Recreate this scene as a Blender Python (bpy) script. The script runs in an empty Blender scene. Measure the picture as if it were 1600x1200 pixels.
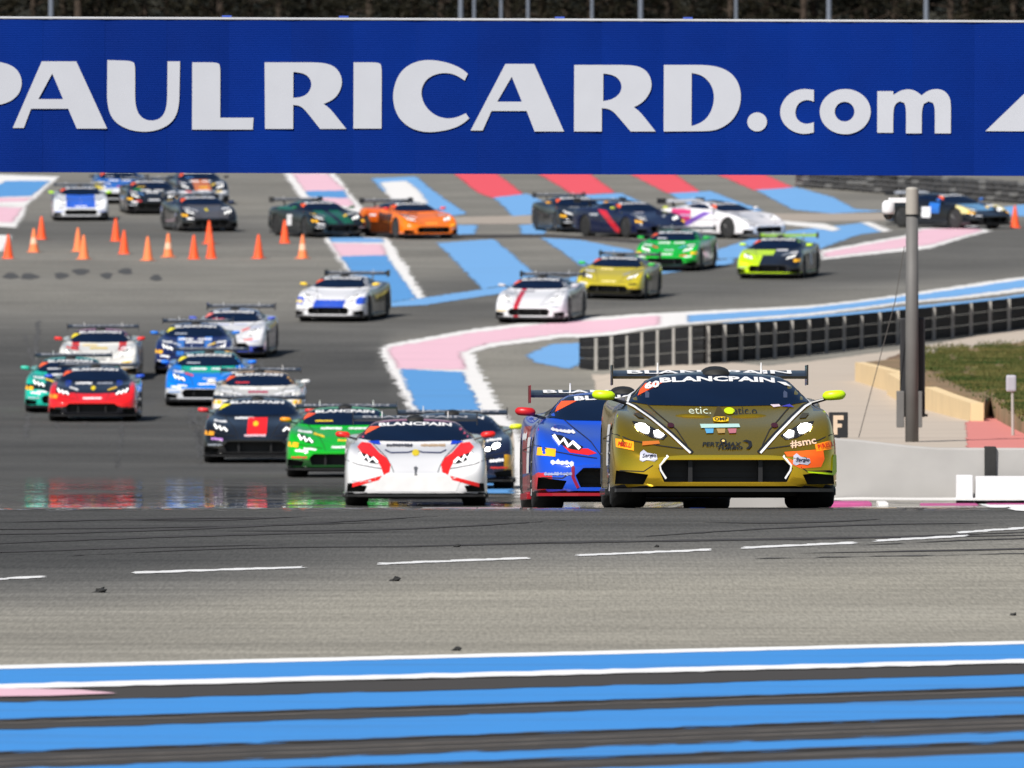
import bpy, bmesh, math, random
from mathutils import Vector, Matrix
from mathutils.bvhtree import BVHTree
from mathutils.geometry import tessellate_polygon
from mathutils import noise as mnoise

random.seed(7)
scene = bpy.context.scene
COL = scene.collection
R = math.radians

# ---------------------------------------------------------------- camera, sky, sun, exposure
F = 18700.0            # focal length in photograph pixels (1600 wide)
HC = 3.0               # camera height
VH = 275.0             # level row
cam_d = bpy.data.cameras.new('camera')
cam = bpy.data.objects.new('camera', cam_d)
COL.objects.link(cam)
cam_d.sensor_width = 36.0
cam_d.lens = F * 36.0 / 1600.0
cam_d.clip_start = 1.0
cam_d.clip_end = 5000.0
cam.location = (0, 0, HC)
cam.rotation_euler = (math.pi / 2 - math.atan((600.0 - VH) / F), 0, 0)
cam_d.dof.use_dof = True
cam_d.dof.focus_distance = 106.0
cam_d.dof.aperture_fstop = 9.0
scene.camera = cam

SUN_EL, SUN_AZ = R(45), R(-149)          # azimuth measured from +Y towards +X
to_sun = Vector((math.sin(SUN_AZ) * math.cos(SUN_EL), math.cos(SUN_AZ) * math.cos(SUN_EL), math.sin(SUN_EL)))
world = bpy.data.worlds.new('World')
scene.world = world
world.use_nodes = True
wn = world.node_tree
wn.nodes.clear()
sky = wn.nodes.new('ShaderNodeTexSky')
sky.sky_type = 'NISHITA'
sky.sun_disc = False
sky.sun_elevation = SUN_EL
sky.sun_rotation = SUN_AZ % (2 * math.pi)
bg = wn.nodes.new('ShaderNodeBackground')
bg.inputs['Strength'].default_value = 0.058
wo = wn.nodes.new('ShaderNodeOutputWorld')
wn.links.new(sky.outputs[0], bg.inputs[0])
wn.links.new(bg.outputs[0], wo.inputs[0])
sun_d = bpy.data.lights.new('sun', 'SUN')
sun_d.energy = 5.0
sun_d.angle = R(0.5)
sun_d.color = (1.0, 0.955, 0.89)
sun = bpy.data.objects.new('sun', sun_d)
COL.objects.link(sun)
sun.rotation_euler = to_sun.to_track_quat('Z', 'Y').to_euler()
sun.location = (0, 60, 60)
scene.view_settings.view_transform = 'Standard'
scene.view_settings.look = 'None'
scene.view_settings.exposure = 0.18
scene.view_settings.gamma = 1.0
scene.render.engine = 'CYCLES'
scene.cycles.use_denoising = True
scene.cycles.max_bounces = 6
scene.cycles.caustics_reflective = False
scene.cycles.caustics_refractive = False

# ---------------------------------------------------------------- materials
def srgb(r, g, b):
    def f(c):
        c /= 255.0
        return c / 12.92 if c <= 0.04045 else ((c + 0.055) / 1.055) ** 2.4
    return (f(r), f(g), f(b), 1.0)

MATS = {}
def nodes_of(name):
    m = bpy.data.materials.new(name)
    m.use_nodes = True
    nt = m.node_tree
    nt.nodes.clear()
    out = nt.nodes.new('ShaderNodeOutputMaterial')
    p = nt.nodes.new('ShaderNodeBsdfPrincipled')
    nt.links.new(p.outputs[0], out.inputs[0])
    return m, nt, p

def pm(name, col, rough=0.5, metal=0.0, coat=0.0, emit=0.0, var=0.12, scale=6.0, spec=0.5, bump=0.0):
    """plain surface with a little procedural mottling"""
    if name in MATS:
        return MATS[name]
    m, nt, p = nodes_of(name)
    tc = nt.nodes.new('ShaderNodeTexCoord')
    nz = nt.nodes.new('ShaderNodeTexNoise')
    nz.inputs['Scale'].default_value = scale
    nz.inputs['Detail'].default_value = 6
    nt.links.new(tc.outputs['Object'], nz.inputs['Vector'])
    mx = nt.nodes.new('ShaderNodeMix')
    mx.data_type = 'RGBA'
    k0, k1 = 1 - var, 1 + var
    mx.inputs[6].default_value = (col[0] * k0, col[1] * k0, col[2] * k0, 1)
    mx.inputs[7].default_value = (min(1, col[0] * k1), min(1, col[1] * k1), min(1, col[2] * k1), 1)
    nt.links.new(nz.outputs[0], mx.inputs[0])
    nt.links.new(mx.outputs[2], p.inputs['Base Color'])
    p.inputs['Roughness'].default_value = rough
    p.inputs['Metallic'].default_value = metal
    p.inputs['Coat Weight'].default_value = coat
    p.inputs['Coat Roughness'].default_value = 0.05
    p.inputs['Specular IOR Level'].default_value = spec
    if emit:
        p.inputs['Emission Color'].default_value = (1.0, 0.97, 0.9, 1)
        p.inputs['Emission Strength'].default_value = emit
    if bump:
        bp = nt.nodes.new('ShaderNodeBump')
        bp.inputs['Strength'].default_value = bump
        bp.inputs['Distance'].default_value = 0.02
        nt.links.new(nz.outputs[0], bp.inputs['Height'])
        nt.links.new(bp.outputs[0], p.inputs['Normal'])
    MATS[name] = m
    return m

def math_node(nt, op, a, b=None):
    n = nt.nodes.new('ShaderNodeMath')
    n.operation = op
    for i, v in enumerate((a, b)):
        if v is None:
            continue
        if isinstance(v, (int, float)):
            n.inputs[i].default_value = v
        else:
            nt.links.new(v, n.inputs[i])
    return n.outputs[0]

def livery(name, base, zones=(), metal=0.0, rough=0.22, coat=0.9):
    """car paint: a base colour and zones of other colours printed on the body.
    zone = (colour, [(a, b, c, lo, hi), ...]): lo < a|x| + b y + c z + d x < hi for every row"""
    m, nt, p = nodes_of(name)
    tc = nt.nodes.new('ShaderNodeTexCoord')
    sx = nt.nodes.new('ShaderNodeSeparateXYZ')
    nt.links.new(tc.outputs['Object'], sx.inputs[0])
    ax = math_node(nt, 'ABSOLUTE', sx.outputs[0])
    nz = nt.nodes.new('ShaderNodeTexNoise')
    nz.inputs['Scale'].default_value = 9.0
    nz.inputs['Detail'].default_value = 5
    nt.links.new(tc.outputs['Object'], nz.inputs['Vector'])
    wob = math_node(nt, 'MULTIPLY', math_node(nt, 'SUBTRACT', nz.outputs[0], 0.5), 0.03)
    cur = None
    for col, rows in zones:
        mask = None
        for row in rows:
            a, b, c, lo, hi = row[:5]
            d = row[5] if len(row) > 5 else 0.0
            v = wob
            for k, s in ((a, ax), (b, sx.outputs[1]), (c, sx.outputs[2]), (d, sx.outputs[0])):
                if k:
                    v = math_node(nt, 'ADD', v, math_node(nt, 'MULTIPLY', s, float(k)))
            t = math_node(nt, 'MULTIPLY', math_node(nt, 'GREATER_THAN', v, lo), math_node(nt, 'LESS_THAN', v, hi))
            mask = t if mask is None else math_node(nt, 'MULTIPLY', mask, t)
        mx = nt.nodes.new('ShaderNodeMix')
        mx.data_type = 'RGBA'
        if cur is None:
            mx.inputs[6].default_value = base
        else:
            nt.links.new(cur, mx.inputs[6])
        mx.inputs[7].default_value = col
        nt.links.new(mask, mx.inputs[0])
        cur = mx.outputs[2]
    # road film on the lower flanks
    dz = nt.nodes.new('ShaderNodeTexNoise')
    dz.inputs['Scale'].default_value = 3.0
    dz.inputs['Detail'].default_value = 8
    nt.links.new(tc.outputs['Object'], dz.inputs['Vector'])
    dirt = math_node(nt, 'MULTIPLY', dz.outputs[0], 0.12)
    mx = nt.nodes.new('ShaderNodeMix')
    mx.data_type = 'RGBA'
    if cur is None:
        mx.inputs[6].default_value = base
    else:
        nt.links.new(cur, mx.inputs[6])
    mx.inputs[7].default_value = (base[0] * .45 + .02, base[1] * .45 + .02, base[2] * .45 + .02, 1)
    nt.links.new(dirt, mx.inputs[0])
    nt.links.new(mx.outputs[2], p.inputs['Base Color'])
    p.inputs['Metallic'].default_value = metal
    p.inputs['Roughness'].default_value = rough
    p.inputs['Coat Weight'].default_value = coat
    p.inputs['Coat Roughness'].default_value = 0.04
    return m

# ---------------------------------------------------------------- object helpers
def tag(o, label=None, cat=None, group=None, kind=None):
    if label: o['label'] = label
    if cat: o['category'] = cat
    if group: o['group'] = group
    if kind: o['kind'] = kind
    return o

def link(name, me, mats=(), parent=None, loc=None, rot=None):
    o = bpy.data.objects.new(name, me)
    COL.objects.link(o)
    if not isinstance(mats, (list, tuple)):
        mats = [mats]
    if me is not None:
        while len(me.materials) < len(mats):
            me.materials.append(mats[len(me.materials)])
        for i, m in enumerate(mats):
            if me.materials[i] is not m:
                o.material_slots[i].link = 'OBJECT'
                o.material_slots[i].material = m
    if parent is not None:
        o.parent = parent
    if loc is not None:
        o.location = loc
    if rot is not None:
        o.rotation_euler = rot
    return o

def mesh(name, verts, faces, smooth=False):
    me = bpy.data.meshes.new(name)
    me.from_pydata([tuple(v) for v in verts], [], faces)
    me.update()
    if smooth:
        me.polygons.foreach_set('use_smooth', [True] * len(me.polygons))
    return me

def bm_mesh(name, bm, smooth=False):
    me = bpy.data.meshes.new(name)
    bmesh.ops.recalc_face_normals(bm, faces=bm.faces)
    bm.to_mesh(me)
    bm.free()
    if smooth:
        me.polygons.foreach_set('use_smooth', [True] * len(me.polygons))
    return me

def add_box(bm, x0, x1, y0, y1, z0, z1, bev=0.0, M=None):
    r = bmesh.ops.create_cube(bm, size=1.0)
    vs = r['verts']
    for v in vs:
        v.co = Vector(((x0 + x1) / 2 + v.co.x * (x1 - x0), (y0 + y1) / 2 + v.co.y * (y1 - y0), (z0 + z1) / 2 + v.co.z * (z1 - z0)))
        if M is not None:
            v.co = M @ v.co
    if bev:
        es = list({e for v in vs for e in v.link_edges})
        bmesh.ops.bevel(bm, geom=es, offset=bev, segments=2, affect='EDGES', profile=0.6)

def box_mesh(name, x0, x1, y0, y1, z0, z1, bev=0.0):
    bm = bmesh.new()
    add_box(bm, x0, x1, y0, y1, z0, z1, bev)
    return bm_mesh(name, bm)

def add_tube(bm, p, q, r0, r1=None, n=10, cap=True):
    p, q = Vector(p), Vector(q)
    r1 = r0 if r1 is None else r1
    d = q - p
    rot = d.to_track_quat('Z', 'Y').to_matrix()
    a = [bm.verts.new(p + rot @ Vector((r0 * math.cos(2 * math.pi * i / n), r0 * math.sin(2 * math.pi * i / n), 0))) for i in range(n)]
    b = [bm.verts.new(q + rot @ Vector((r1 * math.cos(2 * math.pi * i / n), r1 * math.sin(2 * math.pi * i / n), 0))) for i in range(n)]
    for i in range(n):
        bm.faces.new((a[i], a[(i + 1) % n], b[(i + 1) % n], b[i]))
    if cap:
        bm.faces.new(a[::-1])
        bm.faces.new(b)

def tube_mesh(name, p, q, r0, r1=None, n=10):
    bm = bmesh.new()
    add_tube(bm, p, q, r0, r1, n)
    return bm_mesh(name, bm)

def add_lathe(bm, prof, n=24, axis='z', M=None):
    """prof: list of (r, h); closed solid of revolution"""
    rings = []
    for r, h in prof:
        ring = []
        for i in range(n):
            t = 2 * math.pi * i / n
            c, s = r * math.cos(t), r * math.sin(t)
            co = Vector((c, s, h)) if axis == 'z' else Vector((h, c, s))
            ring.append(bm.verts.new(M @ co if M is not None else co))
        rings.append(ring)
    for a, b in zip(rings, rings[1:]):
        for i in range(n):
            bm.faces.new((a[i], a[(i + 1) % n], b[(i + 1) % n], b[i]))
    bm.faces.new(rings[0][::-1])
    bm.faces.new(rings[-1])

def fill2d(loops):
    """triangles of a polygon with holes; loops of (a, b)"""
    vs = [(p[0], p[1]) for l in loops for p in l]
    tris = tessellate_polygon([[Vector((p[0], p[1], 0)) for p in l] for l in loops])
    return vs, [t for t in tris if len(set(t)) == 3]

def slab2d(name, loops, place, thick_dir):
    """solid plate from a 2-D outline: place(a, b) gives a point, thick_dir the extrusion"""
    vs, tris = fill2d(loops)
    bm = bmesh.new()
    front = [bm.verts.new(place(a, b)) for a, b in vs]
    back = [bm.verts.new(Vector(place(a, b)) + Vector(thick_dir)) for a, b in vs]
    for t in tris:
        bm.faces.new([front[i] for i in t])
        bm.faces.new([back[i] for i in t[::-1]])
    k = 0
    for l in loops:
        n = len(l)
        for i in range(n):
            a, b = k + i, k + (i + 1) % n
            bm.faces.new((front[a], front[b], back[b], back[a]))
        k += n
    return bm_mesh(name, bm)

def ell(cx, cy, rx, ry, n=20, a0=0, a1=360):
    full = abs(a1 - a0) >= 360
    m = n if full else n - 1
    return [(cx + rx * math.cos(R(a0 + (a1 - a0) * i / m)), cy + ry * math.sin(R(a0 + (a1 - a0) * i / m))) for i in range(n)]

def text2d(s, shear=0.0, bold=0.0):
    """flat text as (verts, tris) with height 1 of a capital, starting at 0,0"""
    cu = bpy.data.curves.new('t', 'FONT')
    cu.body = s
    cu.shear = shear
    cu.offset = bold
    cu.resolution_u = 2
    ob = bpy.data.objects.new('t', cu)
    COL.objects.link(ob)
    dg = bpy.context.evaluated_depsgraph_get()
    me = bpy.data.meshes.new_from_object(ob.evaluated_get(dg))
    vs = [(v.co.x, v.co.y) for v in me.vertices]
    fs = [tuple(p.vertices) for p in me.polygons]
    bpy.data.objects.remove(ob)
    bpy.data.curves.remove(cu)
    bpy.data.meshes.remove(me)
    x0, x1 = min(v[0] for v in vs), max(v[0] for v in vs)
    y0, y1 = min(v[1] for v in vs), max(v[1] for v in vs)
    return [((x - x0) / (x1 - x0), (y - y0) / (y1 - y0)) for x, y in vs], fs
# ================================================================ the racing car (built once, copied for every car)
BLACK = pm('black_trim', (0.012, 0.012, 0.013, 1), 0.45)
SCOOPM = pm('scoop_black', (.006, .006, .006, 1), .7)
RUBBER = pm('tyre_rubber', (0.018, 0.018, 0.018, 1), 0.8, bump=0.3, scale=30)
CARBON = pm('carbon_black', (0.014, 0.014, 0.016, 1), 0.3, coat=0.4)
GLASS = pm('dark_windscreen', (0.004, 0.011, 0.032, 1), 0.10, spec=0.16, var=0.3, scale=2)
LAMP = pm('headlight_lit', (0.9, 0.9, 0.9, 1), 0.3, emit=14.0)
LAMP_DIM = pm('headlight_dim', (0.85, 0.86, 0.88, 1), 0.25, emit=0.9)
RIM = pm('rim_grey', (0.10, 0.10, 0.105, 1), 0.35, metal=0.7)
WHITE = pm('white_print', (0.80, 0.80, 0.81, 1), 0.4)
GREYL = pm('grey_print', (.30, .31, .34, 1), .5)
TILT = math.tan(R(0.8))

# stations: y, w(idest), z bottom, z mid, shoulder x, shoulder z, inner x, inner z, roof x, roof z, centre z
ST = [
 (-2.26, .66, .17, .30, .60, .400, .42, .425, .20, .425, .425),
 (-2.17, .86, .15, .33, .77, .450, .50, .455, .25, .450, .450),
 (-2.02, .945, .14, .38, .865, .545, .57, .520, .29, .500, .498),
 (-1.80, .970, .13, .42, .900, .665, .65, .620, .33, .570, .562),
 (-1.55, .980, .12, .45, .910, .745, .715, .705, .38, .650, .640),
 (-1.28, .982, .12, .48, .905, .792, .755, .750, .42, .705, .698),
 (-1.00, .975, .12, .50, .890, .815, .790, .790, .47, .760, .757),
 (-.82, .960, .12, .50, .885, .820, .805, .815, .52, .805, .808),
 (-.62, .950, .12, .50, .880, .820, .800, .850, .66, .890, .905),
 (-.30, .945, .12, .50, .880, .825, .770, .890, .655, 1.010, 1.045),
 (.02, .945, .12, .50, .885, .830, .745, .910, .605, 1.085, 1.125),
 (.35, .950, .12, .50, .900, .845, .735, .920, .575, 1.105, 1.160),
 (.80, .970, .12, .52, .925, .880, .715, .935, .545, 1.080, 1.140),
 (1.25, .985, .13, .54, .945, .915, .690, .940, .500, 1.010, 1.060),
 (1.70, .980, .15, .56, .935, .910, .640, .925, .440, .955, .975),
 (2.05, .950, .19, .58, .890, .880, .600, .890, .400, .905, .910),
 (2.20, .900, .26, .58, .830, .840, .560, .850, .380, .860, .865),
]
def build_body():
    bm = bmesh.new()
    rings = []
    for (y, w, zb, zm, ws, zs, wi, zi, wr, zr, zc) in ST:
        half = [(w - .05, zb), (w, zb + .05), (w, zm), ((w + ws) / 2 + .012, (zm + zs) / 2 + .04), (ws, zs), (wi, zi), (wr, zr)]
        pts = [(0, zb)] + half + [(0, zc)] + [(-x, z) for x, z in half[::-1]]
        rings.append([bm.verts.new((x, y, z)) for x, z in pts])
    n = len(rings[0])
    for a, b in zip(rings, rings[1:]):
        for i in range(n):
            bm.faces.new((a[i], a[(i + 1) % n], b[(i + 1) % n], b[i]))
    for ring, s in ((rings[0], 1), (rings[-1], -1)):
        c = bm.verts.new((0, ring[0].co.y, sum(v.co.z for v in ring) / n))
        for i in range(n):
            bm.faces.new((ring[i], c, ring[(i + 1) % n]) if s > 0 else (ring[(i + 1) % n], c, ring[i]))
    cl = bm.edges.layers.float.new('crease_edge')
    def crease(i, j, val, k0=0, k1=99):
        pass
    # creases: nose ring, tail ring, sill, cowl line, A pillar
    for i in range(n):
        e = bm.edges.get((rings[0][i], rings[0][(i + 1) % n]))
        e[cl] = 0.55
        e = bm.edges.get((rings[-1][i], rings[-1][(i + 1) % n]))
        e[cl] = 0.6
    for k in range(len(rings) - 1):
        for idx, val in ((1, .7), (2, .7), (5, .35), (7, .35 if k > 7 else .15)):
            for j in (idx, n - idx):
                e = bm.edges.get((rings[k][j % n], rings[k + 1][j % n]))
                e[cl] = val
    for j in range(6, n - 6):
        e = bm.edges.get((rings[7][j], rings[7][j + 1]))
        if e: e[cl] = .5
    bmesh.ops.recalc_face_normals(bm, faces=bm.faces)
    me = bpy.data.meshes.new('body')
    bm.to_mesh(me)
    bm.free()
    ob = bpy.data.objects.new('body_tmp', me)
    COL.objects.link(ob)
    s = ob.modifiers.new('s', 'SUBSURF')
    s.levels = s.render_levels = 2
    dg = bpy.context.evaluated_depsgraph_get()
    full = bpy.data.meshes.new_from_object(ob.evaluated_get(dg))
    bmf = bmesh.new()
    bmf.from_mesh(full)
    bvh = BVHTree.FromBMesh(bmf)
    bmf.free()
    # openings: wheel arches, front intake, corner intakes, side scoops
    bm = bmesh.new()
    for yc, rr in ((-1.30, .365), (1.30, .375)):
        for sg in (1, -1):
            M = Matrix.Translation((sg * .86, yc, .325))
            add_lathe(bm, [(rr, -.25), (rr, .25)], 28, 'x', M)
    def prism(loop, y0, y1):
        a = [bm.verts.new((x, y0, z)) for x, z in loop]
        b = [bm.verts.new((x, y1, z)) for x, z in loop]
        k = len(loop)
        for i in range(k):
            bm.faces.new((a[i], a[(i + 1) % k], b[(i + 1) % k], b[i]))
        bm.faces.new(a[::-1])
        bm.faces.new(b)
    GR = [(-.50, .385), (.50, .385), (.575, .315), (.525, .205), (-.525, .205), (-.575, .315)]
    prism(GR, -2.6, -2.0)
    for sg in (1, -1):
        prism([(sg * x, z) for x, z in ((.66, .265), (.93, .30), (.94, .19), (.70, .185))], -2.6, -1.80)
    bmesh.ops.recalc_face_normals(bm, faces=bm.faces)
    cm = bpy.data.meshes.new('cut')
    bm.to_mesh(cm)
    bm.free()
    co = bpy.data.objects.new('cut_tmp', cm)
    COL.objects.link(co)
    b = ob.modifiers.new('b', 'BOOLEAN')
    b.object = co
    b.operation = 'DIFFERENCE'
    b.solver = 'EXACT'
    ob.data.materials.append(WHITE)
    cm.materials.append(BLACK)
    b.material_mode = 'TRANSFER'
    dg = bpy.context.evaluated_depsgraph_get()
    out = bpy.data.meshes.new_from_object(ob.evaluated_get(dg))
    out.name = 'body'
    bpy.data.objects.remove(ob)
    bpy.data.objects.remove(co)
    if len(out.materials) < 2:
        out.materials.append(BLACK)
    # underside is black as well; shade smooth with sharp edges
    for p in out.polygons:
        if p.normal.z < -.6 and p.center.z < .3:
            p.material_index = 1
    out.polygons.foreach_set('use_smooth', [True] * len(out.polygons))
    out.set_sharp_from_angle(angle=R(38))
    return out, bvh

BODY, BVH = build_body()

def project(vs, faces, mode='front', off=0.004, step=0.06):
    """wrap a flat outline on the body: front (x, z), left/right side (y, z), top (x, y)"""
    bm = bmesh.new()
    bv = [bm.verts.new((a, b, 0)) for a, b in vs]
    for f in faces:
        try:
            bm.faces.new([bv[i] for i in f])
        except ValueError:
            pass
    for ax, nrm in ((0, (1, 0, 0)), (1, (0, 1, 0))):
        lo = min(v.co[ax] for v in bm.verts)
        hi = max(v.co[ax] for v in bm.verts)
        k = math.ceil(lo / step) * step
        while k < hi:
            co = [0, 0, 0]
            co[ax] = k
            bmesh.ops.bisect_plane(bm, geom=bm.verts[:] + bm.edges[:] + bm.faces[:], plane_co=co, plane_no=nrm, dist=1e-5)
            k += step
    for v in bm.verts:
        a, b = v.co.x, v.co.y
        if mode == 'front':
            o, d = Vector((a, -4.0, b + 1.75 * TILT)), Vector((0, 1, -TILT)).normalized()
        elif mode == 'right':
            o, d = Vector((-3, a, b)), Vector((1, 0, 0))
        elif mode == 'left':
            o, d = Vector((3, a, b)), Vector((-1, 0, 0))
        else:
            o, d = Vector((a, b, 3)), Vector((0, 0, -1))
        h = BVH.ray_cast(o, d)
        if h[0] is None:
            h = BVH.find_nearest(o + d * (3.95 if mode == 'front' and b > .84 else 2.5))
        nn = h[1] if h[1].dot(d) < 0 else -h[1]
        v.co = h[0] + nn * off
    return bm

def patch(name, loops, mode='front', off=0.004, step=0.06, smooth=True):
    vs, tris = fill2d(loops)
    bm = project(vs, tris, mode, off, step)
    me = bpy.data.meshes.new(name)
    bmesh.ops.recalc_face_normals(bm, faces=bm.faces)
    d = {'front': Vector((0, -1, .3)), 'right': Vector((-1, 0, .1)), 'left': Vector((1, 0, .1)), 'top': Vector((0, 0, 1))}[mode]
    fl = [f for f in bm.faces if f.normal.dot(d) < 0]
    bmesh.ops.reverse_faces(bm, faces=fl)
    bm.to_mesh(me)
    bm.free()
    if smooth:
        me.polygons.foreach_set('use_smooth', [True] * len(me.polygons))
    return me

def patch_text(name, s, x0, x1, z0, z1, mode='front', off=0.007, shear=0.0, bold=0.02, rot=0.0, arch=0.0):
    vs, fs = text2d(s, shear, bold)
    cx, cz = (x0 + x1) / 2, (z0 + z1) / 2
    pts = []
    for a, b in vs:
        dx, dz = (a - .5) * (x1 - x0), (b - .5) * (z1 - z0)
        dz += -arch * (2 * a - 1) ** 2
        pts.append((cx + dx * math.cos(rot) - dz * math.sin(rot), cz + dx * math.sin(rot) + dz * math.cos(rot)))
    bm = project(pts, fs, mode, off, 0.08)
    me = bpy.data.meshes.new(name)
    bm.to_mesh(me)
    bm.free()
    return me

def G(u, v):
    """front view of the leading car, enlarged picture -> car x, z at the nose plane"""
    return ((u - 786) / 783.0, (1008 - v) / 783.0)

def Gs(pts):
    return [G(u, v) for u, v in pts]

def stroke(pts, w):
    """polyline outline of width w"""
    L, Rr = [], []
    for i, p in enumerate(pts):
        a = Vector(pts[max(0, i - 1)])
        b = Vector(pts[min(len(pts) - 1, i + 1)])
        d = (b - a).normalized()
        nrm = Vector((-d.y, d.x)) * w / 2
        L.append(tuple(Vector(p) + nrm))
        Rr.append(tuple(Vector(p) - nrm))
    return L + Rr[::-1]

def mirror(l):
    return [(-x, z) for x, z in l]

# ---- shared part meshes
WS = [(-.785, .895), (-.60, .862), (0, .850), (.60, .862), (.785, .895), (.70, .98), (.640, 1.055), (.598, 1.100), (.30, 1.126), (0, 1.133), (-.30, 1.126), (-.598, 1.100), (-.640, 1.055), (-.70, .98)]
P_WIND = patch('windscreen', [WS], step=.05)
P_BANNER = patch_text('windscreen_lettering', 'BLANCPAIN', -.50, .50, 1.066, 1.112, bold=.04, arch=.012)
SW = [(-.28, .905), (-.16, .965), (.12, 1.045), (.45, 1.065), (.80, 1.03), (.98, .965), (.60, .93), (.1, .905)]
P_SIDE = {s: patch('side_window', [SW], s, step=.08) for s in ('left', 'right')}
HL = Gs([(172, 450), (255, 462), (330, 505), (408, 548), (375, 578), (300, 565), (215, 520)])
P_HEAD = [patch('headlight', [HL], step=.04), patch('headlight', [mirror(HL)], step=.04)]
LC = [Gs([(190, 480), (222, 468), (258, 472), (288, 500), (280, 534), (245, 532), (206, 510)]), Gs([(314, 522), (344, 514), (384, 548), (356, 563), (320, 554)])]
P_LAMP = [[patch('lamp', [l], off=.009, step=.04) for l in LC], [patch('lamp', [mirror(l)], off=.009, step=.04) for l in LC]]
# small lamps of the unlit pattern: a white zigzag
ZZ = stroke(Gs([(186, 462), (226, 528), (262, 492), (290, 548), (330, 516), (378, 566)]), .034)
P_ZIG = [patch('lamp', [ZZ], off=.009, step=.04), patch('lamp', [mirror(ZZ)], off=.009, step=.04)]

def wing_meshes():
    bm = bmesh.new()
    ang = R(10)
    prof = []
    for i in range(14):
        t = i / 13
        c = .34 * t - .17
        th = .028 * (1 - abs(2 * t - .7) ** 1.6 * .6) + .004
        prof.append((c, th * .4))
    pl = [(c, z) for c, z in prof] + [(c, -z * 1.6) for c, z in prof[::-1]]
    WZ = 1.13
    rot = [(c * math.cos(ang) - z * math.sin(ang), c * math.sin(ang) + z * math.cos(ang)) for c, z in pl]
    a = [bm.verts.new((-.86, 1.98 + c, WZ + z)) for c, z in rot]
    b = [bm.verts.new((.86, 1.98 + c, WZ + z)) for c, z in rot]
    k = len(rot)
    for i in range(k):
        bm.faces.new((a[i], a[(i + 1) % k], b[(i + 1) % k], b[i]))
    bm.faces.new(a[::-1])
    bm.faces.new(b)
    w = bm_mesh('wing', bm)
    e = [box_mesh('endplate', s * .866 - .007, s * .866 + .007, 1.76, 2.20, 1.035, 1.205, .004) for s in (-1, 1)]
    sp = []
    for s in (-1, 1):
        sp.append(slab2d('wing_support', [[(1.70, .88), (1.85, .88), (1.93, 1.06), (2.02, 1.12), (1.93, 1.13), (1.84, 1.09)]], lambda a, b, s=s: (s * .46 - .008, a, b), (.016, 0, 0)))
    pin = [tube_mesh('wing_pin', (s * .46, 1.93, 1.13), (s * .46, 1.93, 1.225), .010, .006, 6) for s in (-1, 1)]
    vs, fs = text2d('BLANCPAIN', 0, .025)
    tx = []
    for p, q in vs:
        c, z = (q - .5) * .185 + .0, .0185
        x = (p - .5) * 1.46
        tx.append((x, 1.98 + c * math.cos(ang) - z * math.sin(ang), WZ + c * math.sin(ang) + z * math.cos(ang)))
    lt = mesh('wing_lettering', tx, fs)
    return w, e, sp, pin, lt
WING, ENDP, WSUP, WPIN, WLET = wing_meshes()

def mirror_mesh(s):
    bm = bmesh.new()
    bmesh.ops.create_uvsphere(bm, u_segments=14, v_segments=8, radius=1)
    for v in bm.verts:
        x, y, z = v.co
        y2 = y * .075 if y < 0 else y * .03
        v.co = Vector((s * (1.00 + x * .105), -.56 + y2, .925 + max(-.040, min(.040, z * .052)) + x * .006))
    return bm_mesh('mirror', bm, True)
MIR = [mirror_mesh(-1), mirror_mesh(1)]
MARM = [tube_mesh('mirror_arm', (s * .80, -.50, .86), (s * .95, -.54, .90), .016, .012, 8) for s in (-1, 1)]

def splitter_mesh():
    out = [(-.94, -1.9), (-.93, -2.14), (-.80, -2.27), (-.55, -2.33), (0, -2.35), (.55, -2.33), (.80, -2.27), (.93, -2.14), (.94, -1.9)]
    return slab2d('splitter', [out], lambda a, b: (a, b, .125), (0, 0, .028))
SPLIT = splitter_mesh()
FLOOR = box_mesh('floor', -.88, .88, -1.0, 2.15, .085, .13, .01)
SKIRT = [box_mesh('side_skirt', s * .975 - .025, s * .975 + .025, -.92, .90, .10, .16, .008) for s in (-1, 1)]
def intake_mesh():
    bm = bmesh.new()
    for x in (-.30, .30):
        add_box(bm, x - .018, x + .018, -2.20, -2.02, .20, .39)
    for z in (.25, .30, .345):
        add_box(bm, -.53, .53, -2.03, -2.012, z - .004, z + .004)
    return bm_mesh('intake_bars', bm)
INTAKE = intake_mesh()
def wheel_mesh(w, r):
    bm = bmesh.new()
    add_lathe(bm, [(r * .66, -w / 2), (r * .90, -w / 2), (r * .985, -w / 2 + .02), (r, -w / 2 + .05), (r, w / 2 - .05), (r * .985, w / 2 - .02), (r * .90, w / 2), (r * .66, w / 2)], 32, 'x')
    return bm_mesh('tyre', bm, True)
TYRE = [wheel_mesh(.305, .325), wheel_mesh(.325, .335)]
for t in TYRE:
    t.set_sharp_from_angle(angle=R(50))
def rim_mesh(s):
    bm = bmesh.new()
    add_lathe(bm, [(.215, s * .10), (.218, s * .156), (.200, s * .158), (.19, s * .12)], 24, 'x')
    for k in range(10):
        a = 2 * math.pi * k / 10
        add_tube(bm, (s * .135, .03 * math.cos(a), .03 * math.sin(a)), (s * .157, .205 * math.cos(a), .205 * math.sin(a)), .018, .013, 6)
    add_lathe(bm, [(.045, s * .12), (.045, s * .160), (.025, s * .168)], 10, 'x')
    return bm_mesh('rim', bm)
RIMM = [rim_mesh(-1), rim_mesh(1)]
def scoop_mesh():
    bm = bmesh.new()
    rings = []
    for y, w, h in ((-.02, .105, .012), (.10, .125, .022), (.40, .12, .018), (.75, .09, -.01)):
        zb = 1.10 + (.03 if y > .2 else 0.0)
        rings.append([bm.verts.new((w * math.cos(t), y, zb + (h + .03) * math.sin(t))) for t in [math.pi * i / 8 for i in range(9)]])
    for a, b in zip(rings, rings[1:]):
        for i in range(8):
            bm.faces.new((a[i], a[i + 1], b[i + 1], b[i]))
    bm.faces.new(rings[0])
    bm.faces.new(rings[-1][::-1])
    return bm_mesh('roof_scoop', bm, True)
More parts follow.
